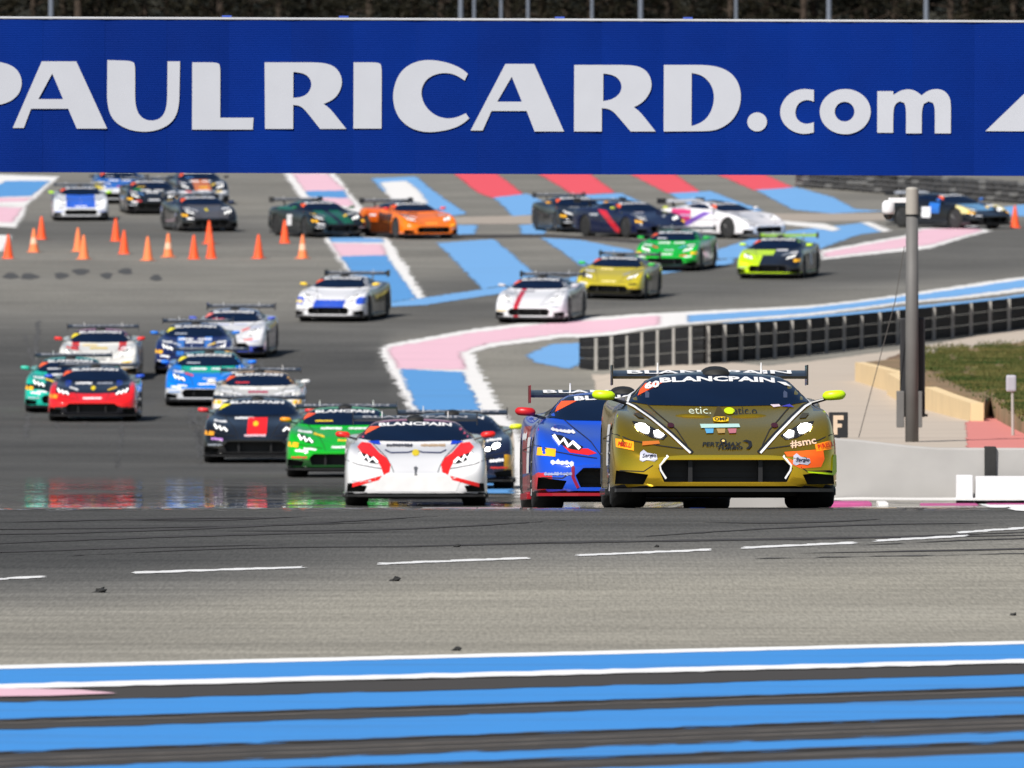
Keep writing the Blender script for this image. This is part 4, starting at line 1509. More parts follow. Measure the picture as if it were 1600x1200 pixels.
for i, (a, c) in enumerate(zip(seams, seams[1:])):
    lean = rr.uniform(-.006, .006)
    bm = bmesh.new()
    n = 6
    fr = [[bm.verts.new((bx(a) + (bx(c) - bx(a)) * j / n, -.030 - .007 * math.sin(math.pi * j / n) + lean * (j / n - .5), z)) for j in range(n + 1)] for z in (bz(544), bz(300), bz(66))]
    bk = [[bm.verts.new((v.co.x, .0, v.co.z)) for v in row] for row in fr]
    for r_ in range(2):
        for j in range(n):
            bm.faces.new((fr[r_][j], fr[r_][j + 1], fr[r_ + 1][j + 1], fr[r_ + 1][j]))
            bm.faces.new((bk[r_ + 1][j], bk[r_ + 1][j + 1], bk[r_][j + 1], bk[r_][j]))
        bm.faces.new((fr[r_][0], fr[r_ + 1][0], bk[r_ + 1][0], bk[r_][0]))
        bm.faces.new((fr[r_ + 1][n], fr[r_][n], bk[r_][n], bk[r_ + 1][n]))
    for j in range(n):
        bm.faces.new((fr[2][j], fr[2][j + 1], bk[2][j + 1], bk[2][j]))
        bm.faces.new((fr[0][j + 1], fr[0][j], bk[0][j], bk[0][j + 1]))
    me = bm_mesh('panel', bm, True)
    me.set_sharp_from_angle(angle=R(40))
    link('panel', me, HB, br)
LETW = pm('hoarding_white', srgb(184, 187, 196), .55, var=.05, scale=3)
def soften(l):
    # round the shallow corners of an outline, keep the sharp ones
    for _ in range(2):
        out = []
        n = len(l)
        for i in range(n):
            p0, p1, p2 = Vector(l[i - 1]), Vector(l[i]), Vector(l[(i + 1) % n])
            if (p1 - p0).length > 0 and (p2 - p1).length > 0 and (p1 - p0).angle(p2 - p1) < R(44):
                d0, d1 = min(.25, 14 / (p1 - p0).length), min(.25, 14 / (p2 - p1).length)
                out += [tuple(p1 + (p0 - p1) * d0), tuple(p1 + (p2 - p1) * d1)]
            else:
                out.append(tuple(p1))
        l = out
    return l
def L(loops):
    loops = [soften(l) for l in loops]
    # v in the two enlargements slopes with the hoarding: take the slope back out
    return [[(bx(u), bz(v - (u - 1600) * .00375)) for u, v in l] for l in loops]
o2 = lambda l: [(u + 1600, v) for u, v in l]
GLY = [
 [[(-150, 190), (-20, 190), (35, 202), (62, 228), (70, 262), (58, 298), (25, 322), (-25, 332), (-60, 332), (-60, 400), (-150, 400)], [(-60, 222), (-60, 302), (-38, 298), (-20, 280), (-15, 262), (-22, 240), (-38, 225)]],
 [[(130, 192), (238, 192), (335, 402), (240, 402), (213, 340), (97, 340), (75, 400), (40, 400)], [(163, 230), (120, 310), (197, 310)]],
 [[(335, 188), (405, 190), (418, 196), (422, 208), (422, 320), (430, 352), (447, 371), (470, 378), (495, 374), (513, 357), (522, 325), (523, 192), (562, 192), (560, 325), (550, 365), (526, 392), (490, 408), (450, 413), (405, 407), (365, 387), (343, 358), (334, 315)]],
 [[(600, 195), (672, 195), (684, 200), (688, 212), (688, 368), (792, 368), (790, 405), (600, 405)]],
 [[(826, 195), (985, 195), (1025, 199), (1052, 214), (1067, 240), (1068, 268), (1055, 298), (1035, 315), (1010, 325), (1030, 338), (1082, 403), (1000, 403), (952, 342), (935, 330), (916, 328), (916, 403), (828, 403)], [(916, 225), (916, 306), (940, 304), (962, 293), (974, 268), (968, 244), (948, 229)]],
 [[(1104, 195), (1176, 195), (1188, 200), (1192, 212), (1192, 402), (1104, 402)]],
 [[(1461, 231), (1445, 217), (1420, 204), (1390, 194), (1355, 188), (1320, 188), (1288, 197), (1260, 215), (1240, 243), (1229, 278), (1227, 310), (1234, 345), (1250, 374), (1275, 396), (1305, 409), (1340, 414), (1380, 410), (1415, 402), (1445, 388), (1466, 370), (1455, 354), (1430, 366), (1402, 371), (1375, 367), (1348, 353), (1328, 331), (1317, 305), (1316, 280), (1325, 257), (1343, 240), (1368, 230), (1398, 228), (1425, 235), (1451, 252)]],
 [[(1578, 200), (1668, 200), (1762, 411), (1670, 411), (1645, 347), (1535, 347), (1508, 408), (1470, 408)], [(1598, 240), (1553, 318), (1630, 318)]],
 [o2([(193, 203), (352, 203), (390, 206), (418, 220), (434, 247), (435, 278), (421, 305), (402, 324), (380, 335), (400, 350), (448, 411), (370, 411), (318, 350), (300, 340), (280, 338), (280, 411), (193, 411)]), o2([(284, 230), (284, 316), (308, 312), (332, 298), (343, 275), (336, 250), (314, 234)])],
 [o2([(473, 203), (600, 203), (640, 208), (675, 222), (700, 247), (713, 280), (714, 318), (704, 352), (683, 381), (652, 401), (620, 410), (473, 411)]), o2([(560, 228), (560, 394), (585, 386), (608, 370), (624, 342), (631, 308), (626, 275), (610, 250), (588, 234)])],
 [o2(ell(765, 381, 31, 30))],
 [o2([(942, 281), (942, 318), (925, 312), (905, 315), (890, 328), (883, 350), (888, 371), (903, 384), (922, 388), (942, 382), (942, 414), (915, 420), (882, 414), (855, 396), (838, 370), (836, 338), (850, 308), (875, 286), (908, 277)])],
 [o2(ell(1040, 349, 80, 71, 30)), o2(ell(1038, 349, 31, 31, 20))[::-1]],
 [o2([(1140, 285), (1190, 285), (1190, 297), (1212, 283), (1238, 278), (1260, 284), (1278, 298), (1300, 282), (1328, 277), (1352, 285), (1367, 305), (1370, 330), (1370, 417), (1320, 417), (1320, 338), (1314, 322), (1300, 317), (1285, 325), (1279, 345), (1279, 417), (1230, 417), (1230, 338), (1224, 322), (1210, 317), (1196, 325), (1190, 345), (1190, 415), (1140, 415)])],
 [o2([(1478, 410), (1690, 205), (1745, 205), (1830, 411)])],
]
for g in GLY:
    link('letter', slab2d('letter', L(g), lambda a, b_: (a, -.052, b_), (0, .009, 0)), LETW, br)
x0, x1 = bx(seams[0]), bx(seams[-1])
STEEL = pm('bridge_steel', srgb(150, 150, 150), .5, metal=.3)
link('top_rail', box_mesh('top_rail', x0, x1, -.05, .06, bz(65) + .001, bz(58), .006), pm('rail_pale', srgb(188, 190, 196), .5), br)
link('deck', box_mesh('deck', x0, x1, .12, 1.9, bz(520), bz(505), .01), STEEL, br)
link('rear_parapet', box_mesh('rear_parapet', x0, x1, 1.9, 1.95, bz(520), bz(330)), STEEL, br)
for u in seams[::2]:
    link('strut', box_mesh('strut', bx(u) - .035, bx(u) + .035, .01, .11, bz(540), bz(70)), STEEL, br)
for xx in (x0 + .3, x1 - .3):
    link('tower', box_mesh('tower', xx - .3, xx + .3, .3, 1.7, -6.5, bz(522), .02), STEEL, br)
for i, u in enumerate((700, 1065, 1740, 2140)):
    link('clip', box_mesh('clip', bx(u) - .03, bx(u) + .09, -.05, .05, bz(57) - .002, bz(52)), pm('clip_blue', srgb(60, 90, 190), .5), br)
tag(br, 'wide blue hoarding with white lettering spanning the track', 'bridge')

# ================================================================ masts and forest behind the hoarding
MAST = pm('pale_mast', srgb(112, 120, 134), .6)
where = {80: 'far left above the first letters', 720: 'left one of the close pair above the C', 741: 'right one of the close pair above the C', 783: 'just right of the close pair', 825: 'above the second A, thin', 925: 'above the second R, faint', 1001: 'above the D, the brightest', 1150: 'above the dot', 1295: 'above the letter o', 1447: 'above the letter m, far right'}
for px, txt in where.items():
    Yp = 560.0
    x = (px - 800) * Yp / F
    g = ground(x, Yp)
    wdt = .12 if px in (80, 1001, 720, 1295, 1447) else .08
    root = bpy.data.objects.new('fence_mast', None); COL.objects.link(root); root.location = (x, Yp, g)
    link('shaft', tube_mesh('shaft', (0, 0, -.3), (0, 0, 8.6), wdt, wdt * .8, 8), MAST, root)
    link('top_arm', tube_mesh('top_arm', (0, 0, 8.5), (.0, -.9, 9.3), wdt * .7, wdt * .5, 6), MAST, root)
    tag(root, 'pale mast rising ' + txt, 'mast', 'masts behind the hoarding')

NEED = leafmat('pine_needles', (.003, .004, .002, 1), (.020, .017, .008, 1), .6)
BARK = pm('pine_bark', (.05, .035, .025, 1), .9, var=.4, scale=6)
def pine(seed):
    r_ = random.Random(seed)
    bm = bmesh.new()
    H_ = 13.0
    add_tube(bm, (0, 0, -.5), (r_.uniform(-.3, .3), 0, H_ * .6), .22, .13, 9)
    tips = []
    for i in range(26):
        z = r_.uniform(1.5, H_ * .88); a = r_.uniform(0, 6.28); l = 2.6 * (1.08 - z / H_) + .7
        tip = (math.cos(a) * l, math.sin(a) * l, z + r_.uniform(-.2, .8))
        add_tube(bm, (0, 0, z - .3), tip, .06, .02, 5)
        tips.append(tip)
    tr = bm_mesh('trunk', bm)
    V, Fc = [], []
    for c in range(150):
        if c < len(tips) * 2:
            tx, ty, tz = tips[c % len(tips)]
            k_ = 1.0 if c < len(tips) else .6
            cx, cy, cz = tx * k_, ty * k_, tz
        else:
            z = r_.uniform(1.0, H_); a = r_.uniform(0, 6.28); rad = (2.9 * (1.05 - z / H_) + .4) * math.sqrt(r_.random())
            cx, cy, cz = math.cos(a) * rad, math.sin(a) * rad, z
        s = r_.uniform(.35, .75)
        for q in range(46):
            p_ = Vector((cx + r_.gauss(0, s * .6), cy + r_.gauss(0, s * .6), cz + r_.gauss(0, s * .42)))
            d1 = Vector((r_.gauss(0, 1), r_.gauss(0, 1), r_.gauss(0, .6))).normalized() * r_.uniform(.10, .22)
            d2 = Vector((r_.gauss(0, 1), r_.gauss(0, 1), r_.gauss(0, 1))).normalized() * r_.uniform(.05, .10)
            k0 = len(V)
            V += [p_ - d1 - d2 * .3, p_ + d2, p_ + d1 - d2 * .2]
            Fc.append((k0, k0 + 1, k0 + 2))
    return tr, mesh('crown', V, Fc)
PINES = [pine(s) for s in (1, 2, 3)]
tcount = 0
ordw = ['first', 'second', 'third', 'fourth', 'fifth', 'sixth', 'seventh', 'eighth', 'ninth', 'tenth', 'eleventh', 'twelfth', 'thirteenth', 'fourteenth', 'fifteenth', 'sixteenth', 'seventeenth', 'eighteenth', 'nineteenth', 'twentieth']
for rowi, Yt in enumerate((585.0, 594.0, 604.0)):
    for i in range(17):
        x = -29 + 3.6 * i + rr.uniform(-.7, .7) + rowi * 1.2
        y = Yt + rr.uniform(-2, 2)
        t, c = PINES[rr.randrange(3)]
        root = bpy.data.objects.new('pine_tree', None); COL.objects.link(root)
        root.location = (x, y, ground(x, y) - .4)
        root.rotation_euler = (0, 0, rr.uniform(0, 6.28))
        s = rr.uniform(.92, 1.15); root.scale = (s, s, s)
        link('trunk', t, BARK, root); link('crown', c, NEED, root)
        tag(root, 'dark pine in the %s row above the hoarding, %s from the left' % (('front', 'middle', 'rear')[rowi], ordw[i]), 'tree', 'dark pines behind the hoarding')
hv, hf = [], []
for j, y in enumerate((560, 640, 700, 800, 1000, 1600)):
    for i in range(21):
        x = -400 + 40 * i
        hv.append((x, y, LEFT(y) + .25 + (0 if j in (0,) else 2 * mnoise.noise(Vector((i * .7, j, 0)))) + (-.4 if j == 0 else 0)))
for j in range(5):
    for i in range(20):
        a = j * 21 + i
        hf.append((a, a + 1, a + 22, a + 21))
tag(link('hill', mesh('hill', hv, hf, True), leafmat('scrub_hill', (.012, .014, .008, 1), (.04, .036, .022, 1), .15)), 'dark scrub covered slope behind the pines', kind='structure')

# ================================================================ cones and rubber crumbs
def cone_mesh():
    bm = bmesh.new()
    add_lathe(bm, [(.165, .03), (.155, .05), (.118, .26)], 18)
    add_box(bm, -.175, .175, -.175, .175, 0, .03, .01)
    lo = bm_mesh('cone_base', bm)
    bm = bmesh.new(); add_lathe(bm, [(.121, .262), (.088, .46)], 18); mid = bm_mesh('band', bm)
    bm = bmesh.new(); add_lathe(bm, [(.0885, .462), (.034, .74), (.026, .75)], 18); hi = bm_mesh('tip', bm)
    return lo, mid, hi
CB, CM_, CT = cone_mesh()
ORG = pm('cone_orange', srgb(255, 92, 40), .5, var=.06)
ORL = pm('cone_faded', srgb(255, 132, 78), .6, var=.1)
CWH = pm('cone_band', srgb(244, 190, 160), .5)
cones = [(65, 374, 0, 'orange cone standing below the nose of the white and blue far car'), (13, 404, 0, 'leftmost orange cone, beside the white painted corner'), (53, 394, 2, 'faded cone with a pale band near the left edge'),
         (122, 393, 1, 'faded orange cone, rear one of an overlapping pair'), (131, 405, 1, 'faded orange cone, front one of an overlapping pair'), (181, 377, 0, 'orange cone nearest the dark cars at upper left'),
         (194, 397, 0, 'orange cone just in front of the one nearest the dark cars'), (231, 407, 1, 'faded orange cone alone between two brighter cones'), (263, 402, 2, 'orange cone with a broad pale band'),
         (303, 405, 0, 'bright orange cone left of the stacked looking pair'), (327, 381, 0, 'orange cone under the nose of the grey far car'), (330, 404, 0, 'bright orange cone, front one below the grey far car'),
         (404, 404, 0, 'orange cone left of the dark green car'), (445, 380, 0, 'orange cone against the dark green car'), (473, 404, 2, 'pale banded cone right of all the left hand cones'), (1586, 356, 0, 'single orange cone at the far right edge')]
for px, row, kind, lab in cones:
    x, y = gp(px, row, 118)
    root = bpy.data.objects.new('traffic_cone', None); COL.objects.link(root)
    root.location = (x, y, ground(x, y)); root.rotation_euler = (0, 0, rr.uniform(0, 1.5))
    m0 = ORL if kind else ORG
    link('base', CB, m0, root); link('band', CM_, CWH if kind == 2 else m0, root); link('tip', CT, m0, root)
    tag(root, lab, 'cone', 'orange traffic cones')
for px, row, s, lab in ((155, 926, .05, 'black rubber crumb at the left of the near tarmac'), (617, 908, .045, 'black rubber crumb left of centre on the near tarmac'), (713, 855, .03, 'tiny rubber crumb above the dashed line'),
                        (712, 1017, .03, 'round rubber crumb just above the blue stripe'), (1583, 962, .026, 'rubber crumb at the right edge of the tarmac'), (1026, 855, .022, 'tiny rubber crumb below the gold car')):
    x, y = gp(px, row)
    bm = bmesh.new(); bmesh.ops.create_icosphere(bm, subdivisions=2, radius=1)
    for v in bm.verts:
        q = v.co * (1 + .95 * mnoise.noise(v.co * 1.5 + Vector((px * .37, 0, 0)))); v.co = Vector((q.x * s * .85, q.y * s, max(-.3, q.z + .5 * q.x) * s * .55 + s * .15))
    tag(link('rubber_crumb', bm_mesh('rubber_crumb', bm), RUBBER, None, (x, y, ground(x, y))), lab, 'debris', 'rubber crumbs on the tarmac')
# ================================================================ the field of cars
def car_at(px, row=None, Y=None, yaw=0.0):
    if Y is None:
        x, y = gp(px, row, 118)
    else:
        x, y = (px - 800) * Y / F, Y
    yaw = R(yaw)
    f = Vector((math.sin(yaw), -math.cos(yaw)))
    sd = Vector((math.cos(yaw), math.sin(yaw)))
    def g(a, b):
        return Vector((x + f.x * a + sd.x * b, y + f.y * a + sd.y * b, ground(x + f.x * a + sd.x * b, y + f.y * a + sd.y * b)))
    fw = (g(1.3, 0) - g(-1.3, 0)).normalized()
    sw = (g(0, .8) - g(0, -.8)).normalized()
    up = sw.cross(-fw).normalized()
    sw = (-fw).cross(up).normalized()
    M = Matrix((sw, -fw, up)).transposed()
    c = (g(1.3, .8) + g(1.3, -.8) + g(-1.3, .8) + g(-1.3, -.8)) / 4
    return c, M.to_quaternion()

C = srgb
NAVY, BLK = C(12, 22, 58), C(14, 14, 16)
YEL_P = (250, 182, 30)
WH = (235, 235, 238)
SR = random.Random(3)
def std(*extra, pir=True, logos=True, col=WH):
    s = []
    if pir:
        s += [('pir_l', YEL_P), ('pir_r', YEL_P)]
    if logos:
        s += [('fend_l', col), ('fend_r', col), ('bump_l', col), ('bump_r', col), ('nose', col), ('hood_a', col), ('hood_c', col)]
        s += [(k, SR.choice([col, col, (20, 20, 24), (230, 60, 50), (240, 200, 40), (90, 150, 220), (190, 196, 206)])) for k in ('hood_d', 'hood_e', 'hood_f', 'lip_l', 'lip_r', 'low_l', 'low_r', 'wsl')]
    return s + list(extra)
SIDE = [('door_r', WH), ('door_l', WH), ('flank_r', WH), ('flank_l', WH)]
def flat(rgb): return cm(rgb)

# ---- 1 gold car, head of the field
gold = livery('paint_gold', (0.92, 0.60, 0.035, 1), [(C(18, 18, 20), [(0, 0, 1, .79, 1.3), (1, 0, 0, .80, 2), (0, 1, 0, -1.45, .2)]),
                                                     (C(16, 16, 18), [(0, 0, 1, 1.02, 1.3)])], metal=.9, rough=.15, coat=.25)
gc, gq = car_at(1120, Y=107.5, yaw=1.0)
g1 = make_car('gold race car with white hood stripes and lit headlights, leading the field', gold, gc, gq, mir=flat((200, 240, 20)), lamps='lit', stickers=(), tagc=(240, 86, 30), stretch=(1.03, 1.0, 1.085), near=True)
def dec(name, loops, mat, off=.006, step=.06):
    return link(name, patch(name, loops, off=off, step=step), mat, g1)
wpm = pm('stripe_white', (.82, .82, .82, 1), .35)
for mf in (lambda l: l, mirror):
    base = Gs([(160, 318), (205, 345), (300, 425), (430, 545), (552, 668)])
    dec('hood_stripe_edge', [mf(stroke([(x + .018, z + .004) for x, z in base], .030))], BLACK, .005)
    dec('hood_stripe', [mf(stroke(base, .018))], wpm, .008)
    dec('intake_outline', [mf(stroke(Gs([(400, 683), (347, 742), (352, 772), (388, 826)]), .016))], wpm, .008)
    dec('pillar_stripe', [mf(stroke(Gs([(168, 312), (205, 245), (255, 160), (285, 110)]), .016))], wpm, .009)
    dec('bonnet_pin', [mf(ell(*G(436, 479), .030, .022, 12))], pm('pin_maroon', C(62, 12, 22), .4), .008)
    dec('fender_mark', [mf(Gs([(190, 395), (235, 392), (268, 432), (222, 428)]))], pm('mark_grey', C(60, 56, 40), .5), .007)
dec('sponsor_plate', [Gs([(60, 566), (176, 592), (176, 650), (62, 622)])], cm((250, 160, 20)))
dec('sponsor_plate', [Gs([(1390, 610), (1530, 570), (1532, 630), (1396, 655)])], cm((245, 140, 20)))
for (a, b_, rot_) in (((78, 160), (590, 632), -.2), ((1405, 1520), (592, 636), .26)):
    (xa, zb_), (xb, za) = G(a[0], b_[1]), G(a[1], b_[0])
    link('lettering', patch_text('lettering', 'PIRELLI', xa, xb, (za + zb_) / 2 - .018, (za + zb_) / 2 + .018, rot=rot_, off=.010), cm((190, 40, 20)), g1)
dec('bumper_patch', [Gs([(1180, 660), (1300, 652), (1440, 640), (1450, 700), (1425, 752), (1290, 762), (1225, 735)])], cm((246, 96, 26)))
for cx, cz in ((270, 685), (1292, 708)):
    dec('logo_cloud', [Gs([(cx - 55, cz + 25), (cx - 52, cz - 22), (cx - 30, cz - 38), (cx - 5, cz - 18), (cx + 55, cz - 8), (cx + 60, cz + 18), (cx + 40, cz + 32), (cx - 10, cz + 24), (cx - 35, cz + 34)])], cm((176, 178, 196)), .009)
    (xa, za), (xb, zb_) = G(cx - 38, cz + 16), G(cx + 52, cz - 12)
    link('lettering', patch_text('lettering', 'Sergio', xa, xb, za, zb_, off=.012, shear=.2), cm((30, 36, 60)), g1)
link('lettering', patch_text('lettering', '60', *[v for v in (G(288, 0)[0], G(390, 0)[0])], G(0, 224)[1], G(0, 176)[1], off=.013, bold=.05, shear=.2, rot=.15), WHITE, g1)
dec('windscreen_tag', [Gs([(1190, 174), (1250, 180), (1282, 208), (1240, 200)])], wpm, .009)
(xa, za), (xb, zb_) = G(872, 402), G(1035, 350)
link('lettering', patch_text('lettering', 'etic.o', xa, xb, za, zb_, off=.008, bold=.0), BLACK, g1)
(xa, za), (xb, zb_) = G(572, 398), G(722, 350)
link('lettering', patch_text('lettering', 'etic.', xa, xb, za, zb_, off=.008, bold=.0), cm((206, 214, 190)), g1)
for u in (300, 1238):  # grey patches paint seat and mirror reflections onto the opaque glass
    dec('painted_reflection', [Gs([(u - 14, 285), (u + 12, 285), (u + 16, 250), (u - 4, 235), (u - 12, 252)])], pm('reflection_grey', C(58, 68, 92), .6), .007)
dec('green_disc', [ell(*G(848, 376), .046, .030, 16)], cm((196, 220, 0)), .008)
dec('dark_horn', [Gs([(770, 345), (786, 345), (838, 435), (725, 435)])], pm('horn_olive', C(66, 56, 22), .5), .007)
dec('yellow_badge', [Gs([(728, 428), (755, 420), (810, 420), (836, 428), (832, 452), (782, 458), (732, 452)])], cm((250, 200, 0)), .010)
(xa, za), (xb, zb_) = G(738, 450), G(828, 426)
link('lettering', patch_text('lettering', 'OMP', xa, xb, za, zb_, off=.013, bold=.03), BLACK, g1)
dec('pale_strip', [Gs([(636, 470), (900, 468), (904, 492), (640, 498)])], cm((178, 214, 208)), .008)
for u, cc in ((696, (86, 160, 206)), (775, (170, 140, 84)), (850, (176, 104, 116))):
    dec('small_flag', [Gs([(u - 32, 502), (u + 28, 502), (u + 22, 532), (u - 24, 534)])], cm(cc), .008)
dec('nose_badge', [ell(*G(780, 586), .028, .020, 14)], BLACK, .008)
dec('nose_badge', [ell(*G(780, 588), .014, .010, 10)], cm((230, 200, 120)), .011)
(xa, za), (xb, zb_) = G(635, 622), G(900, 594)
link('lettering', patch_text('lettering', 'PERTAMAX', xa, xb, za, zb_, off=.008, shear=.25, bold=.02), BLACK, g1)
(xa, za), (xb, zb_) = G(735, 644), G(905, 622)
link('lettering', patch_text('lettering', 'TURBO', xa, xb, za, zb_, off=.008, shear=.3, bold=.03), BLACK, g1)
dec('swoosh', [Gs([(905, 588), (935, 578), (968, 588), (970, 618), (950, 640), (925, 640), (948, 620), (945, 598), (925, 590)])], BLACK, .008)
dec('neon_trim', [Gs([(1330, 780), (1500, 788), (1505, 690), (1515, 668), (1535, 672), (1535, 780), (1515, 802), (1340, 788)])], cm((205, 245, 0)), .009)
(xa, za), (xb, zb_) = G(1225, 632), G(1400, 572)
link('lettering', patch_text('lettering', '#smc', xa, xb, za + .01, zb_ - .005, off=.008, rot=.16, bold=.02), cm((222, 188, 160)), g1)
dec('orange_mark', [Gs([(235, 590), (345, 585), (352, 605), (232, 618)])], cm((196, 110, 40)), .007)
dec('cowl_mark', [Gs([(1130, 332), (1190, 330), (1200, 344), (1150, 350)])], cm((206, 190, 200)), .007)
dec('cowl_mark', [Gs([(1200, 345), (1262, 328), (1290, 350), (1240, 346)])], cm((60, 60, 160)), .007)
for s in ('door_r', 'door_l'):
    link('number_panel', STK[s], WHITE, g1)
for sg in (-1, 1):          # forward-facing lips of the bonnet vents
    xs = [sg * (.09 + .30 * i / 8) for i in range(9)]
    bm = bmesh.new()
    rings = []
    for x in xs:
        h = BVH.ray_cast(Vector((x, -1.10 + .10 * abs(x), 3)), Vector((0, 0, -1)))[0]
        t = 1 - abs((abs(x) - .24) / .16) ** 3
        hh = .004 + .020 * t
        rings.append([bm.verts.new((x, h.y + dy, h.z + dz)) for dy, dz in ((-.012, -.01), (0, hh * .6), (.018, hh), (.05, hh * .7), (.11, -.004))])
    for p_, q_ in zip(rings, rings[1:]):
        for i in range(4):
            bm.faces.new((p_[i], p_[i + 1], q_[i + 1], q_[i]))
    link('bonnet_vent', bm_mesh('bonnet_vent', bm, True), gold, g1)

# ---- 2 blue car beside it
blue = livery('paint_blue', C(18, 78, 208), [(C(30, 12, 60), [(1, 0, 0, .74, 2), (0, 0, 1, .86, 1.2), (0, 1, 0, -.6, .6)]),
                                            (C(225, 28, 34), [(1, 0, 0, .80, 2), (0, 0, 1, 0, .34), (-1, 0, -1.2, -1.35, -1.08)]),
                                            (C(228, 26, 38), [(0, 1, 0, .2, 1.0), (0, 0, 1, .35, .8)])])
c, q = car_at(976, Y=118.0, yaw=2.0)
g2 = make_car('blue race car with red mirrors, half hidden behind the gold one', blue, c, q, mir=flat((196, 30, 36)), endp=flat((120, 20, 28)), skirt=flat((150, 14, 32)), near=True,
              stickers=[('pir_l', YEL_P), ('pir_r', YEL_P), ('fend_l', WH), ('fend_r', WH), ('bump_l', (200, 206, 226)), ('low_l', (150, 160, 200)), ('low_r', (150, 160, 200)), ('nose', WH)] + SIDE)
link('hood_flash', patch('hood_flash', [[(-.22, .81), (-.10, .86), (.25, .86), (.30, .72), (.10, .66), (-.08, .70)]], off=.005), cm((226, 30, 40)), g2)
link('hood_mark', patch('hood_mark', [[(.02, .80), (.12, .82), (.10, .73), (.03, .74)]], off=.009), WHITE, g2)
link('intake_trim', patch('intake_trim', [stroke([(-.60, .40), (-.60, .30), (-.55, .20)], .03)], off=.006), cm((140, 20, 60)), g2)
for mf in (lambda l: l, mirror):
    link('lamp_trim', patch('lamp_trim', [mf([(-.74, .66), (-.58, .57), (-.44, .57), (-.36, .525), (-.44, .505), (-.62, .53)])], off=.003), cm((226, 34, 34)), g2)

# ---- white and red car
wr = livery('paint_white_red', C(236, 236, 238), [(C(196, 44, 76), [(0, 0, 1, 1.0, 1.3)]), (C(200, 50, 80), [(0, 0, 1, .88, 1.3), (1, 0, 0, .55, .80), (0, 1, 0, -.7, .3)])])
c, q = car_at(649, Y=165.0, yaw=.6)
g3 = make_car('white race car with red curved flashes and red mirrors', wr, c, q, mir=flat((232, 36, 32)), skirt=CARBON, tagc=(240, 96, 50), stickers=[('hood_a', (70, 70, 76)), ('hood_c', (176, 150, 120)), ('badge', (214, 190, 30)), ('low_l', (200, 200, 206))] + SIDE)
for mf in (lambda l: l, mirror):
    link('red_flash', patch('red_flash', [mf([(-.80, .78), (-.74, .845), (-.62, .83), (-.50, .70), (-.40, .63), (-.345, .54), (-.36, .44), (-.44, .41), (-.47, .50), (-.52, .585), (-.62, .655), (-.74, .70)])], off=.006), cm((236, 32, 28)), g3)
    link('red_hem', patch('red_hem', [mf([(-.86, .30), (-.62, .36), (-.46, .40), (-.50, .34), (-.70, .29), (-.86, .25)])], off=.006), cm((232, 34, 34)), g3)
    link('cowl_corner', patch('cowl_corner', [mf([(-.66, .855), (-.50, .865), (-.48, .81), (-.58, .82)])], off=.006), cm((20, 60, 190)), g3)
link('hood_seam', patch('hood_seam', [stroke([(-.42, .74), (-.34, .70), (-.10, .705), (0, .735), (.10, .705), (.34, .70), (.42, .74)], .016)], off=.006), cm((40, 46, 90)), g3)
link('nose_emblem', patch('nose_emblem', [[(-.02, .40), (.02, .40), (.015, .46), (.03, .50), (0, .52), (-.03, .50), (-.015, .46)]], off=.006), cm((90, 92, 96)), g3)
link('nose_cover', patch('nose_cover', [[(-.52, .40), (.52, .40), (.60, .315), (.545, .19), (-.545, .19), (-.60, .315)]], off=.006), WHITE, g3)

